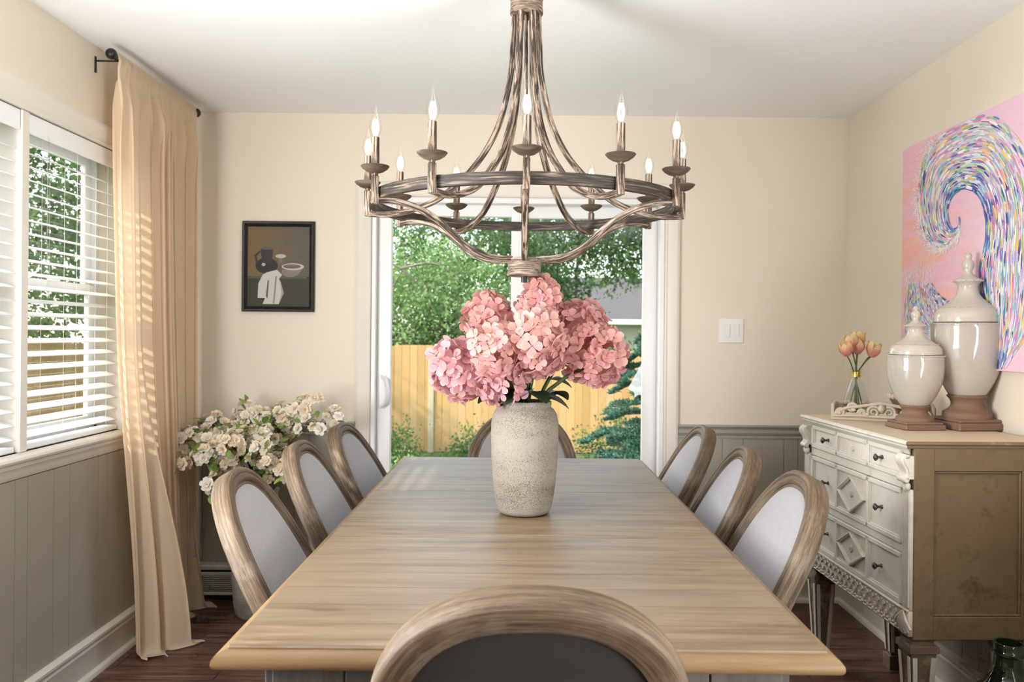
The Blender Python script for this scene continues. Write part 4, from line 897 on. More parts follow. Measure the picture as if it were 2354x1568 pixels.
# pilasters: scroll bracket, fluted strip, fan
for s in (0, 1):
    T = Matrix() if s == 0 else TR(0, CW-0.066, 0)
    b = MB(); pts = curve_pts([(0.012, 0, 0.966), (0.001, 0, 0.958), (0.002, 0, 0.944), (0.012, 0, 0.928), (0.017, 0, 0.912), (0.012, 0, 0.902), (0.008, 0, 0.895)], 6)
    for k in range(4):
        y = 0.016+k*0.0115+0.006; vv = [p+Vector((0, y, 0)) for p in pts]
        b.tube(vv, 0.0058, 8, T=T)
    vv = [(p.x+0.003, 0.012, p.z) for p in pts]+[(p.x+0.003, 0.062, p.z) for p in pts]+[(0.036, 0.012, p.z) for p in pts]+[(0.036, 0.062, p.z) for p in pts]; n = len(pts); fs = []
    for i in range(n-1): fs += [(i, i+1, n+i+1, n+i), (i, 2*n+i, 2*n+i+1, i+1), (n+i, n+i+1, 3*n+i+1, 3*n+i)]
    fs += [(0, n, 3*n, 2*n), (n-1, 3*n-1, 4*n-1, 2*n-1)]
    b.add(vv, fs, T)
    b.lathe([(0, 0), (0.008, 0), (0.0095, 0.002), (0.0095, 0.048), (0.008, 0.05), (0, 0.05)], 16, T @ TR(0.010, 0.012, 0.893) @ RT('X', -PI/2))
    b.lathe([(0, 0), (0.007, 0), (0.007, 0.05), (0, 0.05)], 14, T @ TR(0.012, 0.012, 0.964) @ RT('X', -PI/2))
    for k in range(3): b.ball((0.018, 0.022+k*0.0145, 0.872-0.006*(1-abs(k-1))), 0.0085, 10, T, None, 1.5)
    b.build('scroll_bracket', 'chestfront', t, 50)
    b = MB(); b.box((0.022, 0.014, 0.492), (0.036, 0.060, 0.862), 0.001, T)
    for k in range(4): b.tube([(0.022, 0.0195+k*0.0118, 0.502), (0.022, 0.0195+k*0.0118, 0.852)], 0.0042, 8, T=T)
    b.build('fluted_pilaster', 'chestfront', t, 50)
    b = MB()
    for k in range(5): b.ball((0.018, 0.018+k*0.0095, 0.490), 0.0052, 8, T)
    for k in range(7):
        a = (k-3)*0.27; dv = Vector((0, math.sin(a), -math.cos(a))); p0 = Vector((0.014, 0.037, 0.486))
        b.tube([p0, p0+dv*0.035+Vector((-0.004, 0, 0)), p0+dv*0.066], 0.0052, 6, scl=[0.6, 1.0, 0.8], T=T)
    b.box((0.018, 0.013, 0.412), (0.036, 0.061, 0.49), 0.002, T); b.build('carved_fan', 'carved', t, 60)
# carved frieze
b = MB(); b.sweep([(0, 0.06, 0), (0, CW-0.06, 0)], [(-0.036, 0.490), (-0.014, 0.490), (-0.014, 0.484), (-0.022, 0.478), (-0.024, 0.43), (-0.014, 0.420), (-0.014, 0.412), (-0.036, 0.412)], up=(0, 0, 1)) if False else b.box((0.021, 0.06, 0.418), (0.036, CW-0.06, 0.491), 0.002)
n = 19; stp = (CW-0.124)/n
for k in range(n):
    y = 0.062+(k+0.5)*stp
    for sgn in (1, -1):
        sp_ = []
        for q in range(15):
            a = q/14*3.6*PI; r = 0.0155*(1-q/17.0)*0.62; sp_.append((0.0165, y+sgn*(0.0085-r*math.cos(a)*0.8), 0.455+sgn*0.013*0.9+r*math.sin(a)*sgn))
        b.tube(sp_, 0.0030, 5)
    b.ball((0.017, y, 0.4275), 0.0085, 8, None, None, 0.8); b.ball((0.017, y+stp/2, 0.431), 0.0055, 8); b.ball((0.017, y+stp/2, 0.477), 0.005, 8)
b.tube([(0.016, 0.06, 0.4205), (0.016, CW-0.06, 0.4205)], 0.0035, 6); b.build('carved_frieze', 'carved', t, 60)
b = MB(); b.box((0.014, 0.06, 0.486), (0.034, CW-0.06, 0.493), 0.002); b.box((0.030, 0.06, 0.404), (0.05, CW-0.06, 0.419), 0.002); b.build('frieze_bead', 'chestfront', t, 30)
for x in (0.072, CB-0.055):
    for y in (0.060, CW-0.060):
        b = MB(); T = TR(x, y, 0) @ RT('Z', PI/4); r2 = math.sqrt(2)
        pr = [(0, 0.408), (0.043, 0.408), (0.040, 0.400), (0.034, 0.393), (0.036, 0.385), (0.046, 0.380), (0.046, 0.360), (0.040, 0.357), (0.039, 0.35), (0.022, 0.06), (0.022, 0.055), (0.030, 0.052), (0.030, 0.0), (0, 0)]
        b.lathe([(r*r2, z) for r, z in pr], 4, T)
        lg = b.build('leg', 'legbrown', t, 20)
        b = MB()
        for q in range(4):
            Tq = TR(x, y, 0) @ RT('Z', q*PI/2)
            for sx in (-1, 1):
                vv = [(sx*0.036, -0.0402, 0.345), (sx*0.022, -0.0402, 0.345), (sx*0.010, -0.0235, 0.068), (sx*0.0205, -0.0235, 0.068)]
                b.add(vv+[(p[0], p[1]-0.003, p[2]) for p in vv], [(0, 1, 2, 3), (4, 5, 6, 7), (0, 4, 5, 1), (1, 5, 6, 2), (2, 6, 7, 3), (3, 7, 4, 0)], Tq)
        b.build('leg_fluting', 'chestfront', lg, 30)

# ------------------------------------------------------------------ urns
URN = [(0.0, 0.616), (0.008, 0.615), (0.0125, 0.606), (0.0125, 0.600), (0.0098, 0.594), (0.012, 0.591), (0.019, 0.584), (0.0208, 0.574), (0.019, 0.562), (0.0125, 0.548), (0.017, 0.540), (0.030, 0.530), (0.047, 0.521), (0.0510, 0.518), (0.0505, 0.515), (0.043, 0.511), (0.0365, 0.503), (0.0345, 0.495), (0.0355, 0.484), (0.040, 0.470), (0.052, 0.454), (0.074, 0.438), (0.098, 0.422), (0.109, 0.412), (0.1155, 0.398), (0.1172, 0.385), (0.1172, 0.373), (0.113, 0.371), (0.0, 0.371)]
UB = [(0.0, 0.370), (0.118, 0.370), (0.1255, 0.369), (0.1275, 0.366), (0.1265, 0.362), (0.1255, 0.355), (0.1258, 0.33), (0.125, 0.295), (0.122, 0.262), (0.116, 0.23), (0.106, 0.198), (0.092, 0.166), (0.077, 0.140), (0.066, 0.122), (0.060, 0.116), (0, 0.116)]
UF = [(0, 0.118), (0.0675, 0.118), (0.069, 0.114), (0.066, 0.109), (0.060, 0.103), (0.0555, 0.092), (0.0555, 0.083), (0.060, 0.074), (0.070, 0.066), (0.079, 0.061), (0.0835, 0.056), (0.0845, 0.048), (0.0845, 0.036), (0, 0.036)]
def urn(loc, s, rz, label):
    t = thing('lidded_urn', label, 'urn', loc, rz, 'cream lidded urns with brown feet on the chest')
    S = Matrix.Diagonal((s[0], s[0], s[1], 1))
    def beads(b, r, z, n, rr_): 
        for k in range(n): b.ball((r*math.cos(k*2*PI/n)*s[0], r*math.sin(k*2*PI/n)*s[0], z*s[1]), rr_*s[0], 6)
    b = MB(); b.lathe(URN, 56, S); beads(b, 0.0505, 0.5155, 34, 0.0027); beads(b, 0.1000, 0.4225, 62, 0.0020); b.build('lid', 'urnlid', t, 60)
    b = MB(); b.lathe(UB, 64, S); beads(b, 0.1265, 0.3655, 84, 0.0030); b.build('body', 'urn', t, 60)
    b = MB(); b.lathe(UF, 40, S); beads(b, 0.0675, 0.1145, 44, 0.0026); beads(b, 0.0815, 0.0575, 50, 0.0026); b.build('foot', 'urnbase', t, 60)
    b = MB(); h = 0.0975
    b.box((-h, -h, 0), (h, h, 0.027), 0.005, S); b.box((-h+0.008, -h+0.008, 0.025), (h-0.008, h-0.008, 0.038), 0.005, S); b.build('plinth', 'urnbase', t, 30)
urn((1.575, 2.872, H), (0.93, 1.0), math.radians(7), 'taller cream lidded urn on a brown square foot, nearer the chest edge')
urn((1.388, 2.862, H), (0.735, 0.693), math.radians(4), 'smaller cream lidded urn on a brown square foot, beside the carved tray')

# ------------------------------------------------------------------ carved tray with a tulip vase and a bowl
TRX, TRY, TRA = 1.205, 3.150, math.atan2(-0.423, 0.906)
t = thing('carved_tray', 'pale wooden tray with carved scrolled front on top of the painted chest', 'tray', (TRX, TRY, H), TRA)
b = MB(); W_, D_ = 0.36, 0.195
b.box((0, 0, 0.0), (W_, D_, 0.012), 0.003); b.build('tray_base', 'tray', t, 30)
b = MB(); b.box((0, 0, 0.010), (0.012, D_, 0.062), 0.003); b.box((W_-0.012, 0, 0.010), (W_, D_, 0.062), 0.003); b.box((0, D_-0.010, 0.010), (W_, D_, 0.055), 0.003)
for k in range(5): b.ball((0.05+k*0.065, D_-0.006, 0.053), 0.022, 10, None, None, 0.5)
b.build('tray_sides', 'tray', t, 30)
b = MB(); b.box((0, 0.003, 0.010), (W_, 0.010, 0.030), 0.002)
def spiral(cx_, cz_, r0_, turns, a0, sg, x_end=None):
    o = []
    for q in range(26): u = q/25; a = a0+sg*turns*2*PI*u; r = r0_*(1-0.80*u); o.append((cx_+r*math.cos(a), 0.002, cz_+r*math.sin(a)))
    return o
for cx_, cz_, r_, a0, sg in ((0.150, 0.034, 0.023, 1.0, 1), (0.205, 0.034, 0.023, 2.1, -1), (0.075, 0.048, 0.018, 0, 1), (0.290, 0.048, 0.018, PI, -1), (0.035, 0.030, 0.015, PI, -1), (0.330, 0.030, 0.015, 0, 1), (0.255, 0.030, 0.014, 0, 1), (0.11, 0.030, 0.014, PI, -1)):
    b.tube(spiral(cx_, cz_, r_, 1.7, a0, sg), 0.0052, 8, scl=[1.2-0.6*i/25 for i in range(26)])
for pts in ([(0.01, 0.002, 0.02), (0.05, 0, 0.045), (0.10, -0.001, 0.055), (0.15, 0.0, 0.064), (0.178, -0.002, 0.068), (0.21, 0, 0.064), (0.26, -0.001, 0.055), (0.31, 0, 0.045), (0.35, 0.002, 0.02)], [(0.01, 0.001, 0.016), (0.09, -0.001, 0.020), (0.178, -0.002, 0.018), (0.27, -0.001, 0.020), (0.35, 0.001, 0.016)]): b.tube(curve_pts(pts, 6), 0.006, 8)
for k in range(7): b.ball((0.03+k*0.05, -0.001, 0.026+0.015*(k % 2)), 0.011, 8, None, None, 0.7)
b.ball((0.178, -0.004, 0.050), 0.015, 10); b.build('carved_front', 'tray', t, 60)
def tray_pt(x, y, z): return tuple(Matrix.Translation((TRX, TRY, H)) @ RT('Z', TRA) @ Vector((x, y, z)))
vp = Vector(tray_pt(0.085, 0.098, 0.0125))
t = thing('glass_bud_vase', 'clear flared glass vase with gold neck band standing in the carved tray', 'vase', tuple(vp))
b = MB(); b.lathe([(0, 0.002), (0.044, 0.002), (0.050, 0.006), (0.0505, 0.020), (0.046, 0.055), (0.036, 0.095), (0.024, 0.130), (0.0165, 0.148), (0.0155, 0.160), (0.0165, 0.172), (0.0235, 0.182)], 40); b.build('vase_body', 'clear', t, 180)
b = MB(); b.lathe([(0.0165, 0.149), (0.0182, 0.150), (0.0178, 0.160), (0.0188, 0.170), (0.0168, 0.171)], 32); b.build('gold_band', 'gold', t, 60)
def tulip(off, label, seed, tint):
    rr = random.Random(seed); top = Vector(off)
    t = thing('tulip', label, 'flower', tuple(vp), 0, 'peach and yellow tulips in the glass vase'); K = 1.28
    neck = Vector((rr.uniform(-.006, .006), rr.uniform(-.006, .006), 0.155)); foot = Vector((-neck.x*4+rr.uniform(-.02, .02), rr.uniform(-.02, .02), 0.010))
    b = MB(); b.tube(curve_pts([foot, foot.lerp(neck, 0.5), neck, neck.lerp(top, 0.55)+Vector((0, 0, 0.008)), top], 6), 0.0026, 6); b.build('stem', 'stem', t, 60)
    ax = (top-neck).normalized()*0.7+Vector((0, 0, 0.5)); A = Matrix.Translation(top) @ align(ax); b = MB()
    for q in range(6):
        a = q*PI/3+(0.2 if q % 2 else 0); Tq = A @ RT('Z', a); op = rr.uniform(0.9, 1.25); o_ = len(b.v)
        for i in range(7):
            u = i/6; r = (0.004+0.0165*math.sin(PI*min(1, u*0.75+0.03)))*op*(1.0 if q % 2 else 0.9)+(0.010*max(0, u-0.75)*4*rr.uniform(0.2, 1)); z = K*0.044*u*(1.0 if q % 2 else 1.06); r *= K; wv = K*0.0135*math.sin(PI*min(1, 0.12+u*0.86))**0.7*(1 if i < 6 else 0.25)
            c = [lerp(x, y, sm(0.25, 0.85, u)) for x, y in zip(tint, (0.88, 0.70, 0.34))]
            for s_ in (-1, 0, 1): b.v.append(Tq @ Vector((r-abs(s_)*0.0035, s_*wv, z))); b.c.append(jit(c, 0.04, rr))
        for i in range(6):
            for s_ in range(2): k = o_+i*3+s_; b.f.append((k, k+1, k+4, k+3))
    b.build('flower_head', 'tulip', t, 180, cols=True, recalc=False)
PT = (0.88, 0.42, 0.33)
tulip((-0.040, -0.010, 0.230), 'yellow peach tulip leaning lowest toward the table', 1, PT)
tulip((-0.018, 0.002, 0.258), 'yellow peach tulip in the middle, fully open with fringed petals', 2, PT)
tulip((0.012, 0.020, 0.268), 'tallest peach tulip of the glass vase', 3, (0.88, 0.40, 0.30))
tulip((0.006, 0.006, 0.238), 'pink peach tulip half hidden behind the open middle one', 4, (0.88, 0.42, 0.36))
tulip((0.054, -0.002, 0.228), 'peach tulip leaning out toward the small urn', 5, PT)
tulip((0.062, 0.020, 0.232), 'peach tulip just behind the one leaning to the small urn', 6, PT)
bp = tray_pt(0.262, 0.105, 0.0125)
t = thing('scalloped_bowl', 'brown wooden footed bowl with cream scalloped rim, in the tray behind the small urn', 'bowl', bp)
b = MB(); b.lathe([(0, 0), (0.034, 0), (0.036, 0.006), (0.030, 0.016), (0.032, 0.024), (0.045, 0.044), (0.058, 0.066), (0.061, 0.078), (0.057, 0.08), (0.04, 0.055), (0, 0.04)], 36); b.build('bowl_body', 'bowl', t, 60)
b = MB()
for k in range(22): a = k*2*PI/22; b.ball((0.060*math.cos(a), 0.060*math.sin(a), 0.080), 0.0088, 8, None, None, 1.35)
b.build('scalloped_rim', 'tray', t, 60)

# ------------------------------------------------------------------ green bottle on the floor
o = MB().lathe([(0, 0), (0.135, 0), (0.150, 0.01), (0.157, 0.04), (0.160, 0.12), (0.158, 0.20), (0.146, 0.265), (0.120, 0.320), (0.085, 0.362), (0.056, 0.392), (0.043, 0.415), (0.038, 0.440), (0.0365, 0.462), (0.040, 0.464), (0.0425, 0.470), (0.040, 0.477), (0.0385, 0.480), (0.0395, 0.492), (0.0375, 0.497), (0.031, 0.497), (0.029, 0.48), (0.028, 0.42), (0.05, 0.37), (0, 0.34)], 56).build('demijohn_bottle', 'bottle', smooth=60)
o.location = (1.352, 2.245, 0); tag(o, 'dark green glass demijohn on the floor in front of the painted chest', 'bottle')

# ------------------------------------------------------------------ wall art
INN = [(0.475, 0.559), (0.469, 0.525), (0.43, 0.522), (0.399, 0.567), (0.408, 0.622), (0.454, 0.650), (0.531, 0.648), (0.605, 0.604), (0.643, 0.532), (0.642, 0.446), (0.609, 0.344), (0.640, 0.177), (0.700, 0.035), (0.72, -0.02)]
OUT_ = [(0.482, 0.548), (0.457, 0.481), (0.335, 0.455), (0.208, 0.518), (0.154, 0.671), (0.21, 0.836), (0.369, 0.892), (0.647, 0.886), (0.832, 0.756), (0.932, 0.567), (0.953, 0.364), (0.909, 0.16), (0.802, 0.043), (0.74, -0.01)]
PX, PYW, PZ, PH, PWD = XR, 3.477, 1.22, 0.905, 1.22
t = thing('wave_painting', 'pink unframed canvas of a curling rainbow-dashed wave on the wall above the chest', 'painting', (PX-0.017, PYW, PZ))
MB().box((-0.013, -PWD, 0), (0.016, 0, PH), 0.002).build('canvas', 'canvas', t, 30)
def cr(pl, u):
    u = max(0, min(len(pl)-1.001, u)); i = int(u); f_ = u-i; g = lambda k: Vector(pl[max(0, min(len(pl)-1, k))])
    a, b_, c, d = g(i-1), g(i), g(i+1), g(i+2)
    return 0.5*((2*b_)+(c-a)*f_+(2*a-5*b_+4*c-d)*f_*f_+(3*b_-a-3*c+d)*f_**3)
b = MB(); rr = random.Random(11)
PAL = [(0.80, 0.42, 0.60), (0.62, 0.26, 0.52), (0.46, 0.30, 0.62), (0.84, 0.70, 0.80), (0.84, 0.50, 0.16), (0.80, 0.60, 0.20), (0.36, 0.62, 0.58), (0.22, 0.50, 0.52), (0.86, 0.84, 0.80), (0.84, 0.60, 0.68), (0.34, 0.44, 0.72), (0.62, 0.68, 0.78), (0.34, 0.50, 0.16), (0.76, 0.20, 0.40), (0.86, 0.80, 0.72), (0.60, 0.72, 0.66)]
DK = [(0.07, 0.10, 0.36), (0.10, 0.22, 0.55), (0.05, 0.36, 0.42), (0.22, 0.14, 0.42), (0.30, 0.48, 0.72), (0.05, 0.06, 0.20)]
def stroke(pts, wd, col, lay):
    vv = []; n = len(pts)
    for i, p in enumerate(pts):
        tv = (pts[min(i+1, n-1)]-pts[max(i-1, 0)]).normalized(); nv = Vector((-tv.y, tv.x))*wd*(0.45 if i in (0, n-1) else 1.0)
        for s_ in (-1, 1): q = p+nv*s_; vv.append((lay, -(q.x-0.023), q.y))
    ok = all(-0.0 <= -v[1]/1.0 <= PWD-0.002 and 0.002 < v[2] < PH-0.002 for v in vv)
    if ok: b.add(vv, [(2*i, 2*i+1, 2*i+3, 2*i+2) for i in range(n-1)], None, jit(col, 0.1, rr))
lay = [-0.0136]
def nxt(): lay[0] -= 0.0000003; return lay[0]
# solid base of the wave, then the dashes
for i in range(120):
    for q in range(6):
        u0, u1 = i*13/120, (i+1)*13/120; s0, s1 = q/6, (q+1)/6
        pp = [cr(INN, u0).lerp(cr(OUT_, u0), s0), cr(INN, u1).lerp(cr(OUT_, u1), s0), cr(INN, u1).lerp(cr(OUT_, u1), s1), cr(INN, u0).lerp(cr(OUT_, u0), s1)]
        if all(0.0025 < p.y < PH-0.0025 for p in pp): b.add([(-0.0133, -(p.x-0.023), p.y) for p in pp], [(0, 1, 2, 3)], None, jit(lerp(0, 1, 0) or ((0.40, 0.44, 0.62) if q == 0 else (0.66, 0.60, 0.70)), 0.08, rr))
def dash(u, s, ln, wd, col):
    pts = []
    for k in range(5):
        uu = u+(k-2)/4*ln; pts.append(cr(INN, uu).lerp(cr(OUT_, uu), s))
    stroke(pts, wd, col, nxt())
for k in range(4800):
    u = rr.uniform(0.1, 13); s = rr.uniform(0.0, 1.0); wid = (cr(INN, u)-cr(OUT_, u)).length
    sp0 = (cr(OUT_, min(13, u+0.15)).lerp(cr(INN, min(13, u+0.15)), 1-s)-cr(OUT_, u).lerp(cr(INN, u), 1-s)).length/0.15+0.02
    if rr.random() > min(1, wid*3.2+0.15)*min(1, sp0*7+0.15): continue
    dark = rr.random() < math.exp(-s*wid/0.045)*(1.0 if u > 4 else 0.75)
    col = rr.choice(DK) if dark else rr.choice(PAL)
    if rr.random() < 0.10: col = rr.choice(DK)
    dash(u, s, rr.uniform(0.030, 0.060)/sp0*1.2, rr.uniform(0.0022, 0.0042), col)
for k in range(900):      # foam along the curl's outer side
    u = rr.uniform(0.3, 6.0); base = cr(INN, u).lerp(cr(OUT_, u), rr.gauss(1.02, 0.06)); o2 = (cr(OUT_, u)-cr(INN, u)).normalized()
    p = base+Vector((rr.gauss(0, .008), rr.gauss(0, .008))); stroke([p, p+o2*rr.uniform(0.008, 0.022)+Vector((rr.gauss(0, .006), rr.gauss(0, .006)))], 0.0016, (0.88, 0.84, 0.82), nxt())
# the second, smaller wave lower down
IN2 = [(0.279, 0.325), (0.338, 0.277), (0.421, 0.245), (0.52, 0.23), (0.60, 0.20)]; OU2 = [(0.085, 0.335), (0.05, 0.20), (0.10, 0.06), (0.30, -0.02), (0.5, -0.05)]
for i in range(60):
    for q in range(8):
        u0, u1 = i*4/60, (i+1)*4/60; pp = [cr(IN2, u0).lerp(cr(OU2, u0), q/8), cr(IN2, u1).lerp(cr(OU2, u1), q/8), cr(IN2, u1).lerp(cr(OU2, u1), (q+1)/8), cr(IN2, u0).lerp(cr(OU2, u0), (q+1)/8)]
        if all(0.0025 < p.y < PH and p.x > 0.026 for p in pp): b.add([(-0.0133, -(p.x-0.023), p.y) for p in pp], [(0, 1, 2, 3)], None, jit((0.56, 0.58, 0.68), 0.08, rr))
for k in range(1500):
    u = rr.uniform(0, 4); s = rr.random(); pts = []
    for q in range(4): uu = min(3.99, u+q*0.05); pts.append(cr(IN2, uu).lerp(cr(OU2, uu), s))
    if min(p.x for p in pts) < 0.03: continue
    stroke(pts, rr.uniform(0.002, 0.0038), rr.choice(DK) if rr.random() < 0.12+0.6*math.exp(-s*10) else rr.choice(PAL), nxt())
for k in range(260):
    x = rr.uniform(0.03, 0.29); y = 0.335+0.02*math.sin((x-0.03)*12)+rr.gauss(0.012, 0.022); p = Vector((x, y)); stroke([p, p+Vector((rr.gauss(0, .006), rr.uniform(0.008, 0.02)))], 0.0016, (0.88, 0.84, 0.82), nxt())
b.build('brush_strokes', 'attr', t, 0, cols=True, recalc=False)

t = thing('framed_picture', 'small dark-framed still life picture on the cream wall between curtain and door', 'picture', (-1.207, YB-0.001, 1.660))
hw, hh = 0.181, 0.227; b = MB()
prof = [(0.0, 0.0), (0.0, 0.020), (0.004, 0.024), (0.012, 0.022), (0.016, 0.018), (0.022, 0.014), (0.026, 0.009), (0.026, 0.0)]
vv = []; fs = []
for d, y in prof: vv += [(-hw+d, -y, -hh+d), (hw-d, -y, -hh+d), (hw-d, -y, hh-d), (-hw+d, -y, hh-d)]
for j in range(len(prof)-1):
    for i in range(4): fs.append((j*4+i, j*4+(i+1) % 4, j*4+4+(i+1) % 4, j*4+4+i))
b.add(vv, fs)
for k in range(26):
    for s_ in (-1, 1): b.ball((-hw+0.017+k*(2*hw-0.034)/25, -0.0185, s_*(hh-0.017)), 0.0044, 6)
for k in range(33):
    for s_ in (-1, 1): b.ball((s_*(hw-0.017), -0.0185, -hh+0.017+k*(2*hh-0.034)/32), 0.0044, 6)
M['darkframe'] = paint('dark_beaded_frame', (0.012, 0.009, 0.007, 1), 0.5, 0.2, 100, 0.1); b.build('beaded_frame', 'darkframe', t, 30)
b = MB(); w2, h2 = hw-0.024, hh-0.024
def flat(poly, col, k, sx=1.0): b.add([(x*w2, -0.0085-k*0.00008, z*h2) for x, z in poly], [tuple(range(len(poly)))], None, tuple(col)+(1,))
def ell(cx_, cz_, rx, rz, n=20): return [(cx_+rx*math.cos(2*PI*i/n), cz_+rz*math.sin(2*PI*i/n)) for i in range(n)]
for i in range(10):      # wall behind the table, ochre to grey
    for j in range(8):
        x0, x1 = -1+i*0.2, -0.8+i*0.2; z0, z1 = -0.3+j*0.1625, -0.1375+j*0.1625; q = (i+0.5)/10
        flat([(x0, z0), (x1, z0), (x1, z1), (x0, z1)], [lerp(a, c, q)*rr.uniform(0.93, 1.07) for a, c in zip((0.175, 0.105, 0.035), (0.085, 0.075, 0.058))], 0)
flat([(-1, -1), (1, -1), (1, -0.24), (-1, -0.24)], (0.030, 0.027, 0.012), 1); flat([(-1, -0.30), (0.9, -0.30), (0.9, -0.235), (-1, -0.235)], (0.075, 0.075, 0.030), 2)
flat(ell(-0.38, 0.02, 0.36, 0.20), (0.016, 0.014, 0.012), 3); flat([(-0.52, 0.1), (-0.22, 0.1), (-0.18, 0.40), (-0.26, 0.47), (-0.50, 0.47), (-0.58, 0.40)], (0.024, 0.021, 0.018), 4)
flat(ell(-0.36, 0.45, 0.19, 0.035), (0.085, 0.08, 0.072), 5); flat(ell(-0.48, 0.05, 0.06, 0.04), (0.42, 0.39, 0.34), 6)
flat([(-0.72, 0.08), (-0.66, 0.08), (-0.70, 0.25), (-0.58, 0.36), (-0.60, 0.40), (-0.78, 0.28)], (0.03, 0.026, 0.02), 5)
flat([(0.10, -0.08), (0.80, -0.02), (0.62, -0.20), (0.46, -0.26), (0.24, -0.25), (0.12, -0.18)], (0.20, 0.17, 0.145), 6); flat(ell(0.46, 0.0, 0.36, 0.085), (0.50, 0.45, 0.39), 7); flat(ell(0.43, 0.005, 0.29, 0.055), (0.13, 0.10, 0.08), 8)
flat([(0.02, 0.10), (0.12, 0.10), (0.13, 0.24), (0.0, 0.24)], (0.15, 0.13, 0.11), 5); flat(ell(0.07, 0.26, 0.17, 0.05), (0.45, 0.41, 0.36), 6)
flat([(-0.36, -0.14), (-0.05, -0.08), (0.12, -0.20), (0.02, -0.30), (0.18, -0.66), (0.02, -0.93), (-0.50, -0.93), (-0.42, -0.78), (-0.66, -0.78), (-0.64, -0.42), (-0.50, -0.20)], (0.52, 0.50, 0.46), 9)
flat([(-0.34, -0.34), (-0.30, -0.34), (-0.34, -0.80), (-0.40, -0.74)], (0.10, 0.09, 0.075), 10); flat([(-0.10, -0.24), (-0.04, -0.24), (-0.12, -0.92), (-0.17, -0.92)], (0.24, 0.225, 0.20), 10); flat([(0.05, -0.30), (0.18, -0.66), (0.02, -0.93), (0.10, -0.64)], (0.30, 0.29, 0.27), 10)
b.build('painted_panel', 'attr', t, 0, cols=True, recalc=False)

t = thing('light_switch', 'white double rocker light switch plate on the cream wall beside the door casing', 'light switch', (1.077, YB, 1.359))
MB().box((-0.0625, -0.006, -0.0635), (0.0625, 0.002, 0.0635), 0.003).build('switch_plate', 'plate', t, 30)
for s_ in (-1, 1):
    b = MB(); x = s_*0.023; b.box((x-0.0165, -0.0085, -0.0335), (x+0.0165, -0.004, 0.0335), 0.001); b.add([(x-0.0145, -0.0085, -0.031), (x+0.0145, -0.0085, -0.031), (x+0.0145, -0.0105, 0.0), (x-0.0145, -0.0105, 0.0), (x-0.0145, -0.0088, 0.031), (x+0.0145, -0.0088, 0.031)], [(0, 1, 2, 3), (3, 2, 5, 4)]); b.build('rocker', 'plate', t, 30)

# ------------------------------------------------------------------ the garden
GZ = -0.73
def groundz(y): return lerp(-0.14, GZ, sm(5.0, 12.0, y))
b = MB(); nx, ny = 30, 40; vv = []; fs = []
for j in range(ny+1):
    for i in range(nx+1):
        x = -18+36*i/nx; y = 4.32+40*(j/ny)**1.5; vv.append((x, y, groundz(y)+0.03*mnoise.noise(Vector((x*.7, y*.7, 0)))))
for j in range(ny):
    for i in range(nx): a = j*(nx+1)+i; fs.append((a, a+1, a+nx+2, a+nx+1))
b.add(vv, fs); vv = [(-25, -8, -0.35), (XL-0.16, -8, -0.35), (XL-0.16, 4.4, -0.35), (-25, 4.4, -0.35)]; b.add(vv, [(0, 1, 2, 3)])
o = b.build('garden_ground', 'lawn', smooth=180, recalc=False); o['kind'] = 'structure'
FY_ = 14.3
t = thing('garden_fence', 'tall yellow cedar board fence across the garden behind the glass door', 'fence', (0, FY_, GZ))
def boards(x0, x1, top, nm, dy=0.0):
    b = MB(); rr = random.Random(int(x0*10)+99); x = x0
    while x < x1:
        w_ = rr.uniform(0.132, 0.142); c = rr.choice([(0.68, 0.40, 0.155), (0.72, 0.435, 0.175), (0.62, 0.35, 0.125), (0.74, 0.47, 0.21)]); h_ = top+rr.uniform(-.012, .012)
        b.box((x+0.002, dy-0.010, 0.02), (x+w_-0.002, dy+0.010, h_), 0.003, None, jit(c, 0.06, rr)); x += w_
    b.build(nm, 'cedar', t, 30, cols=True)
def m_cedar():
    tt = NT('cedar'); c = tt.attr(); n = tt.noise(tt.coord((9, 9, 1.0)), 4, 5, 0.65, 0.8); c = tt.mix(tt.math('MULTIPLY', n, 0.55), c, tt.mix(0.55, c, (0.40, 0.20, 0.06, 1)))
    vo = tt.n('TexVoronoi'); tt.put(vo.inputs['Vector'], tt.coord((7, 7, 1.6))); vo.inputs['Scale'].default_value = 1.0
    c = tt.mix(tt.math('MULTIPLY', tt.ramp(vo.outputs['Distance'], [(0.07, (1, 1, 1)), (0.13, (0, 0, 0))]), 0.22), c, (0.22, 0.10, 0.04, 1))
    return tt.out(tt.bsdf(c, 0.8))
M['cedar'] = m_cedar()
boards(-9.0, -1.56, 1.86, 'board_panel'); boards(-1.44, 9.0, 1.80, 'board_panel')
for x in (-8.9, -6.4, -3.98, -1.50, 0.95, 3.4, 5.9, 8.3):
    MB().box((x-0.05, -0.04 if abs(x+1.5) < .1 else 0.03, 0), (x+0.05, 0.11 if x != -1.5 else 0.05, 1.80), 0.006, None, (0.74, 0.60, 0.38, 1)).build('post', 'cedar', t, 30, cols=True)
b = MB()
for z in (0.3, 1.0, 1.6): b.box((-9, 0.012, z-0.045), (9, 0.05, z+0.045), 0, None, (0.60, 0.40, 0.18, 1))
b.build('rail', 'cedar', t, 0, cols=True)
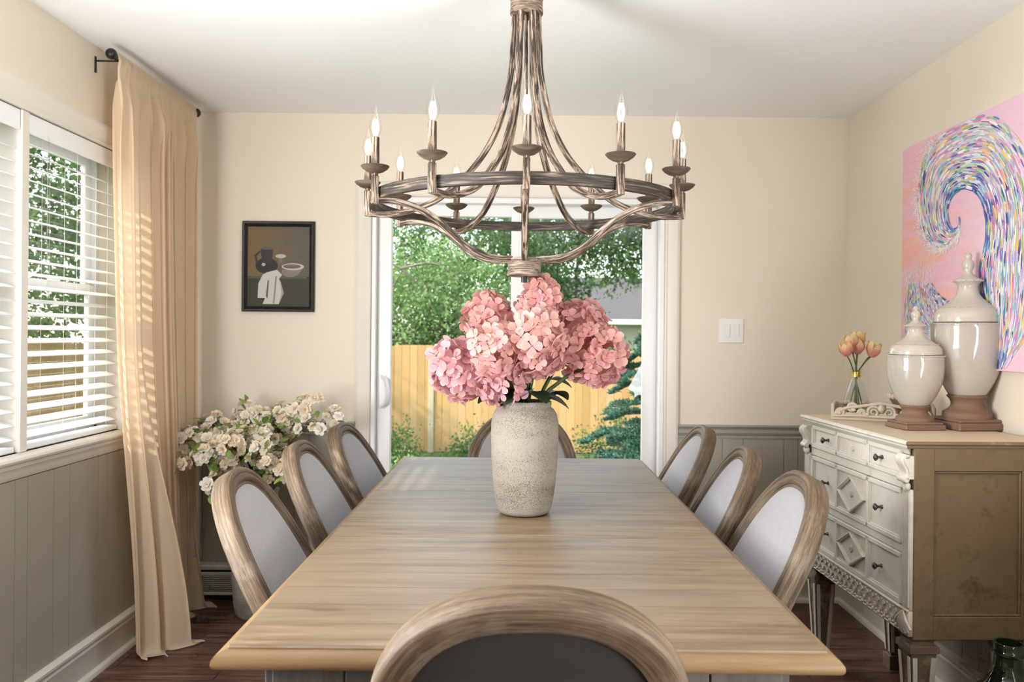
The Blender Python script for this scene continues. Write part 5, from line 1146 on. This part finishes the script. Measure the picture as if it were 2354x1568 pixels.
# house beyond the fence
t = thing('neighbor_house', 'low house with a grey shingle roof and white gutter beyond the fence', 'house', (3.6, 27, GZ))
b = MB(); b.box((-3.2, 0, 0), (7, 6, 2.42)); b.build('wall', 'siding', t, 30)
b = MB(); vv = [(-3.6, -0.55, 2.58), (7.4, -0.55, 2.58), (7.4, 3.4, 4.22), (-3.6, 3.4, 4.22), (-3.6, 7.3, 2.58), (7.4, 7.3, 2.58)]; vv += [(x, y, z-0.12) for x, y, z in vv]
b.add(vv, [(0, 1, 2, 3), (3, 2, 5, 4), (6, 7, 8, 9), (9, 8, 11, 10), (0, 1, 7, 6), (4, 5, 11, 10), (0, 3, 9, 6), (3, 4, 10, 9), (1, 2, 8, 7), (2, 5, 11, 8)]); b.build('roof', 'roof', t, 20)
MB().box((-3.65, -0.70, 2.42), (7.45, -0.52, 2.60), 0.02).build('gutter', 'white', t, 30)
b = MB(); b.lathe([(0, 0), (0.16, 0), (0.16, 0.30), (0.24, 0.34), (0.24, 0.48), (0.10, 0.56), (0, 0.56)], 18, TR(0.60, 2.9, 3.98)); b.build('roof_vent', 'black', t, 40)
b = MB(); b.box((0.5, -0.03, 1.0), (1.7, 0.02, 2.1), 0.01); b.build('window', 'heaterdark', t, 30)
# trees: crown of many small leaves on real branches
def crown(b, blobs, nleaf, size, cols, rr, hang=0.0, flat_=0.0):
    tot = sum(r**2 for *_, r in blobs)
    for cx_, cy_, cz_, r in blobs:
        n = int(nleaf*r*r/tot); nsub = max(6, n//26)
        for q in range(nsub):
            d = Vector((rr.gauss(0, 1), rr.gauss(0, 1), rr.gauss(0, 1))).normalized()*r*rr.uniform(0.45, 1.05)**0.6; d.z *= 0.85
            c0 = Vector((cx_, cy_, cz_))+d; sdir = (d.normalized()+Vector((0, 0, -hang))+Vector((rr.gauss(0, .35), rr.gauss(0, .35), rr.gauss(0, .35)))).normalized(); col = rr.choice(cols); ln = size*rr.uniform(5, 9)
            for k in range(26):
                f_ = rr.random(); p = c0+sdir*ln*(f_-0.3)+Vector((rr.gauss(0, 1), rr.gauss(0, 1), rr.gauss(0, 1)))*size*1.1
                a = (sdir+Vector((rr.gauss(0, .6), rr.gauss(0, .6), rr.gauss(0, .6)))).normalized(); u = a.cross(Vector((rr.gauss(0, 1), rr.gauss(0, 1), rr.gauss(0, 1)))).normalized(); s_ = size*rr.uniform(0.6, 1.25)
                b.add([p, p+a*s_*0.5+u*s_*0.28, p+a*s_, p+a*s_*0.5-u*s_*0.28], [(0, 1, 2, 3)], None, jit(col, 0.16, rr))
def tree(label, loc, blobs, nleaf, size, cols, seed, hang=0.0, trunk=0.12, limbs=2, mat='foliage'):
    rr = random.Random(seed); t = thing('tree', label, 'tree', loc, 0)
    b = MB(); top = max(blobs, key=lambda q: q[2]); path = curve_pts([(0, 0, -0.1), (0.08, 0, 0.8), (top[0]*0.4, top[1]*0.4, top[2]*0.55), (top[0], top[1], top[2])], 5)
    b.tube(path, trunk, 8, scl=[lerp(1.1, 0.25, i/(len(path)-1)) for i in range(len(path))])
    for k in range(limbs):
        q = rr.choice(blobs); i = rr.randint(3, len(path)-4); e = Vector(q[:3])+Vector((rr.gauss(0, .3), rr.gauss(0, .3), rr.gauss(0, .3)))*q[3]; p = path[i]
        b.tube(curve_pts([p, p.lerp(e, 0.5)+Vector((0, 0, 0.15)), e], 4), trunk*0.4, 6, scl=[lerp(1, 0.3, j/8) for j in range(9)])
    b.build('trunk', 'bark', t, 60)
    b = MB(); crown(b, blobs, int(nleaf*1.3), size*1.12, cols, rr, hang); b.build('crown', mat, t, 0, cols=True, recalc=False); return t
LG = [(0.21, 0.34, 0.115), (0.27, 0.42, 0.15), (0.16, 0.28, 0.085), (0.33, 0.48, 0.19)]
DG = [(0.06, 0.13, 0.035), (0.09, 0.18, 0.05), (0.045, 0.10, 0.03), (0.13, 0.23, 0.06)]
MG = [(0.13, 0.24, 0.07), (0.19, 0.33, 0.10), (0.09, 0.18, 0.05)]
tree('feathery light green tree leaning over the fence, in front of darker trees', (-1.6, 15.9, GZ), [(-0.7, 0, 2.2, 1.0), (0.6, -0.1, 2.6, 0.95), (1.2, 0.1, 1.9, 0.7), (-0.2, 0, 3.1, 0.9), (0.1, 0, 1.5, 0.8)], 15000, 0.075, LG, 21, 0.5)
tree('tall dark green tree behind the light feathery one', (-2.6, 18.6, GZ), [(-0.6, 0, 4.0, 1.4), (1.0, 0, 4.6, 1.3), (0.2, 0.3, 2.6, 1.3), (1.9, 0, 3.2, 1.1), (-1.8, 0, 2.4, 1.2)], 16000, 0.095, MG, 22, 0.2, 0.16)
tree('broad leafy tree overhead at the top of the door glass, white sky through it', (1.3, 19.5, GZ), [(-1.6, 0, 5.4, 1.3), (0.2, 0, 5.7, 1.3), (2.0, 0, 5.5, 1.4), (3.4, 0, 5.2, 1.3), (-0.6, 0, 4.6, 0.9), (1.2, 0, 4.7, 0.8), (2.9, 0, 4.5, 0.8), (-1.0, 0, 3.9, 0.6), (-0.2, 0.2, 3.95, 0.6), (0.6, 0, 4.0, 0.6), (1.3, 0.2, 4.0, 0.6), (1.9, 0, 4.05, 0.6)], 26000, 0.10, MG+LG[:1], 23, 0.3, 0.07, 0)
tree('dark bushy evergreen filling the gap beside the grey roof', (0.35, 17.2, GZ), [(0.0, 0, 1.9, 0.8), (0.1, 0, 2.9, 0.75), (-0.2, 0, 3.8, 0.7), (0.5, 0, 2.1, 0.6)], 9000, 0.085, DG, 24, 0.3, 0.10)
tree('low dark bush right behind the fence under the light tree', (-2.4, 15.75, GZ), [(-0.9, 0, 1.6, 0.75), (0.2, 0, 1.65, 0.65), (1.2, 0, 1.5, 0.7)], 7000, 0.07, DG, 25, 0.1, 0.05)
tree('green bush between the fence and the far house wall', (2.2, 16.4, GZ), [(-0.6, 0, 1.3, 0.5), (0.5, 0, 1.35, 0.5), (1.5, 0, 1.3, 0.5)], 6000, 0.075, MG, 26, 0.1, 0.05)
tree('large shaded tree outside the window blinds', (-8.4, 7.4, -0.35), [(0, 0, 2.6, 1.5), (0.3, 1.8, 3.4, 1.5), (0, -2, 3.0, 1.3), (-0.5, 3.6, 2.4, 1.5), (0.5, 4.5, 3.6, 1.6), (-0.6, 0.8, 1.4, 1.3)], 40000, 0.085, DG, 27, 0.2, 0.2)
tree('tall tree farther away seen through the blinds', (-12, 13.5, -0.35), [(0, 0, 3.4, 2.2), (2.0, 2, 2.8, 2.0), (-1, -2.5, 4.2, 2.0)], 30000, 0.12, MG, 28, 0.2, 0.2)
# bare pale branches in front of the light tree
rr = random.Random(5); t = thing('dead_branch', 'bare pale branches of a dead limb in front of the light green tree', 'branch', (-2.9, 15.3, 0.9))
for pts in ([(0, 0, 0), (0.55, 0, 0.32), (1.1, 0, 0.10), (1.65, 0, 0.02)], [(0.0, 0.1, 0.6), (0.5, 0.1, 1.25), (0.9, 0.0, 1.9)], [(0.1, 0, 1.9), (0.7, 0, 1.65), (1.15, 0.1, 1.2), (1.4, 0.1, 0.6)], [(0.2, 0, 0.3), (0.35, 0, 1.0), (0.2, 0, 1.7), (0.45, 0, 2.2)], [(0.7, 0, 1.65), (1.3, 0, 1.75), (1.8, 0, 1.5)]):
    b = MB(); p = curve_pts(pts, 5); b.tube(p, 0.032, 6, scl=[lerp(1, 0.35, i/(len(p)-1)) for i in range(len(p))]); b.build('limb', 'palebark', t, 60)
# blue-green fir close to the door
rr = random.Random(9); t = thing('young_fir', 'blue-green young fir with drooping layered branches just outside the door', 'tree', (1.42, 8.3, groundz(8.3)))
b = MB(); b.tube([(0, 0, -0.1), (0.02, 0, 0.9), (0, 0, 1.78)], 0.045, 8, scl=[1, 0.7, 0.2]); b.build('trunk', 'bark', t, 60)
FC = [(0.05, 0.15, 0.10), (0.075, 0.20, 0.135), (0.035, 0.105, 0.07), (0.11, 0.26, 0.17)]
for k in range(44):
    z = 0.10+1.62*k/44; a = k*2.4+rr.uniform(-.3, .3); ln = lerp(1.0, 0.18, k/44)*rr.uniform(0.85, 1.1); d = Vector((math.cos(a), math.sin(a), 0))
    path = curve_pts([Vector((0, 0, z)), d*ln*0.5+Vector((0, 0, z+0.06)), d*ln+Vector((0, 0, z-0.10*ln))], 6); b = MB(); b.tube(path, 0.010, 5, scl=[lerp(1, 0.3, i/12) for i in range(len(path))], col=(0.10, 0.07, 0.045, 1))
    for i in range(3, len(path)):
        for s_ in (-1, 1):
            sd = Vector((-d.y, d.x, 0))*s_+d*0.7; sl = ln*0.42*(1.1-i/len(path))+0.04; e = path[i]+sd*sl+Vector((0, 0, -0.05*sl)); b.tube([path[i], e], 0.004, 4, col=(0.10, 0.07, 0.045, 1))
            for q in range(int(26+sl*90)):
                p = path[i].lerp(e, rr.random()); c = jit(rr.choice(FC), 0.2, rr); v_ = (sd.normalized()*0.6+Vector((rr.gauss(0, .6), rr.gauss(0, .6), rr.uniform(-.1, .8)))).normalized()*rr.uniform(0.030, 0.05); u = v_.cross(Vector((rr.gauss(0, 1), rr.gauss(0, 1), rr.gauss(0, 1)))).normalized()*0.0085
                b.add([p-u, p+u, p+v_+u*0.4, p+v_-u*0.4], [(0, 1, 2, 3)], None, c)
    b.build('bough', 'foliage', t, 0, cols=True, recalc=False)
def shrub(label, loc, r, n, size, cols, seed, white=0, cat='shrub'):
    rr = random.Random(seed); t = thing('garden_shrub', label, cat, loc); b = MB(); crown(b, [(0, 0, r*0.75, r)], n, size, cols, rr, 0.1)
    b.build('leaves', 'foliage', t, 0, cols=True, recalc=False); b = MB()
    for k in range(5): a = rr.uniform(0, 6.28); b.tube([(0, 0, -0.03), (r*0.5*math.cos(a), r*0.5*math.sin(a), r*0.9)], 0.008, 5)
    b.build('stem', 'bark', t, 60)
    if white:
        b = MB()
        for k in range(white): d = Vector((rr.gauss(0, 1), rr.gauss(0, 1)-0.6, rr.gauss(0, 1)+0.6)).normalized()*r*1.02; rose(b, Matrix.Translation(d+Vector((0, 0, r*0.75))) @ align(d), 0.045, (0.86, 0.84, 0.72), rr)
        b.build('flowers', 'blossom', t, 180, cols=True, recalc=False)
shrub('small green shrub at the foot of the fence, farthest from the fir', (-1.95, 13.2, GZ), 0.30, 1600, 0.06, MG, 31)
shrub('low yellow-green plant in the bed near the left door stile', (-1.62, 10.6, groundz(10.6)), 0.20, 1200, 0.05, LG+[(0.36, 0.42, 0.10)], 32)
shrub('dark low shrub along the fence foot behind the far chair', (-0.75, 13.3, GZ), 0.26, 1500, 0.06, DG, 33)
shrub('small shrub with white flowers behind the far chair', (0.50, 7.0, groundz(7.0)), 0.20, 900, 0.045, MG, 34, 14)
shrub('green shrub below the fir at the fence', (1.5, 12.8, GZ), 0.42, 2200, 0.06, DG, 35)
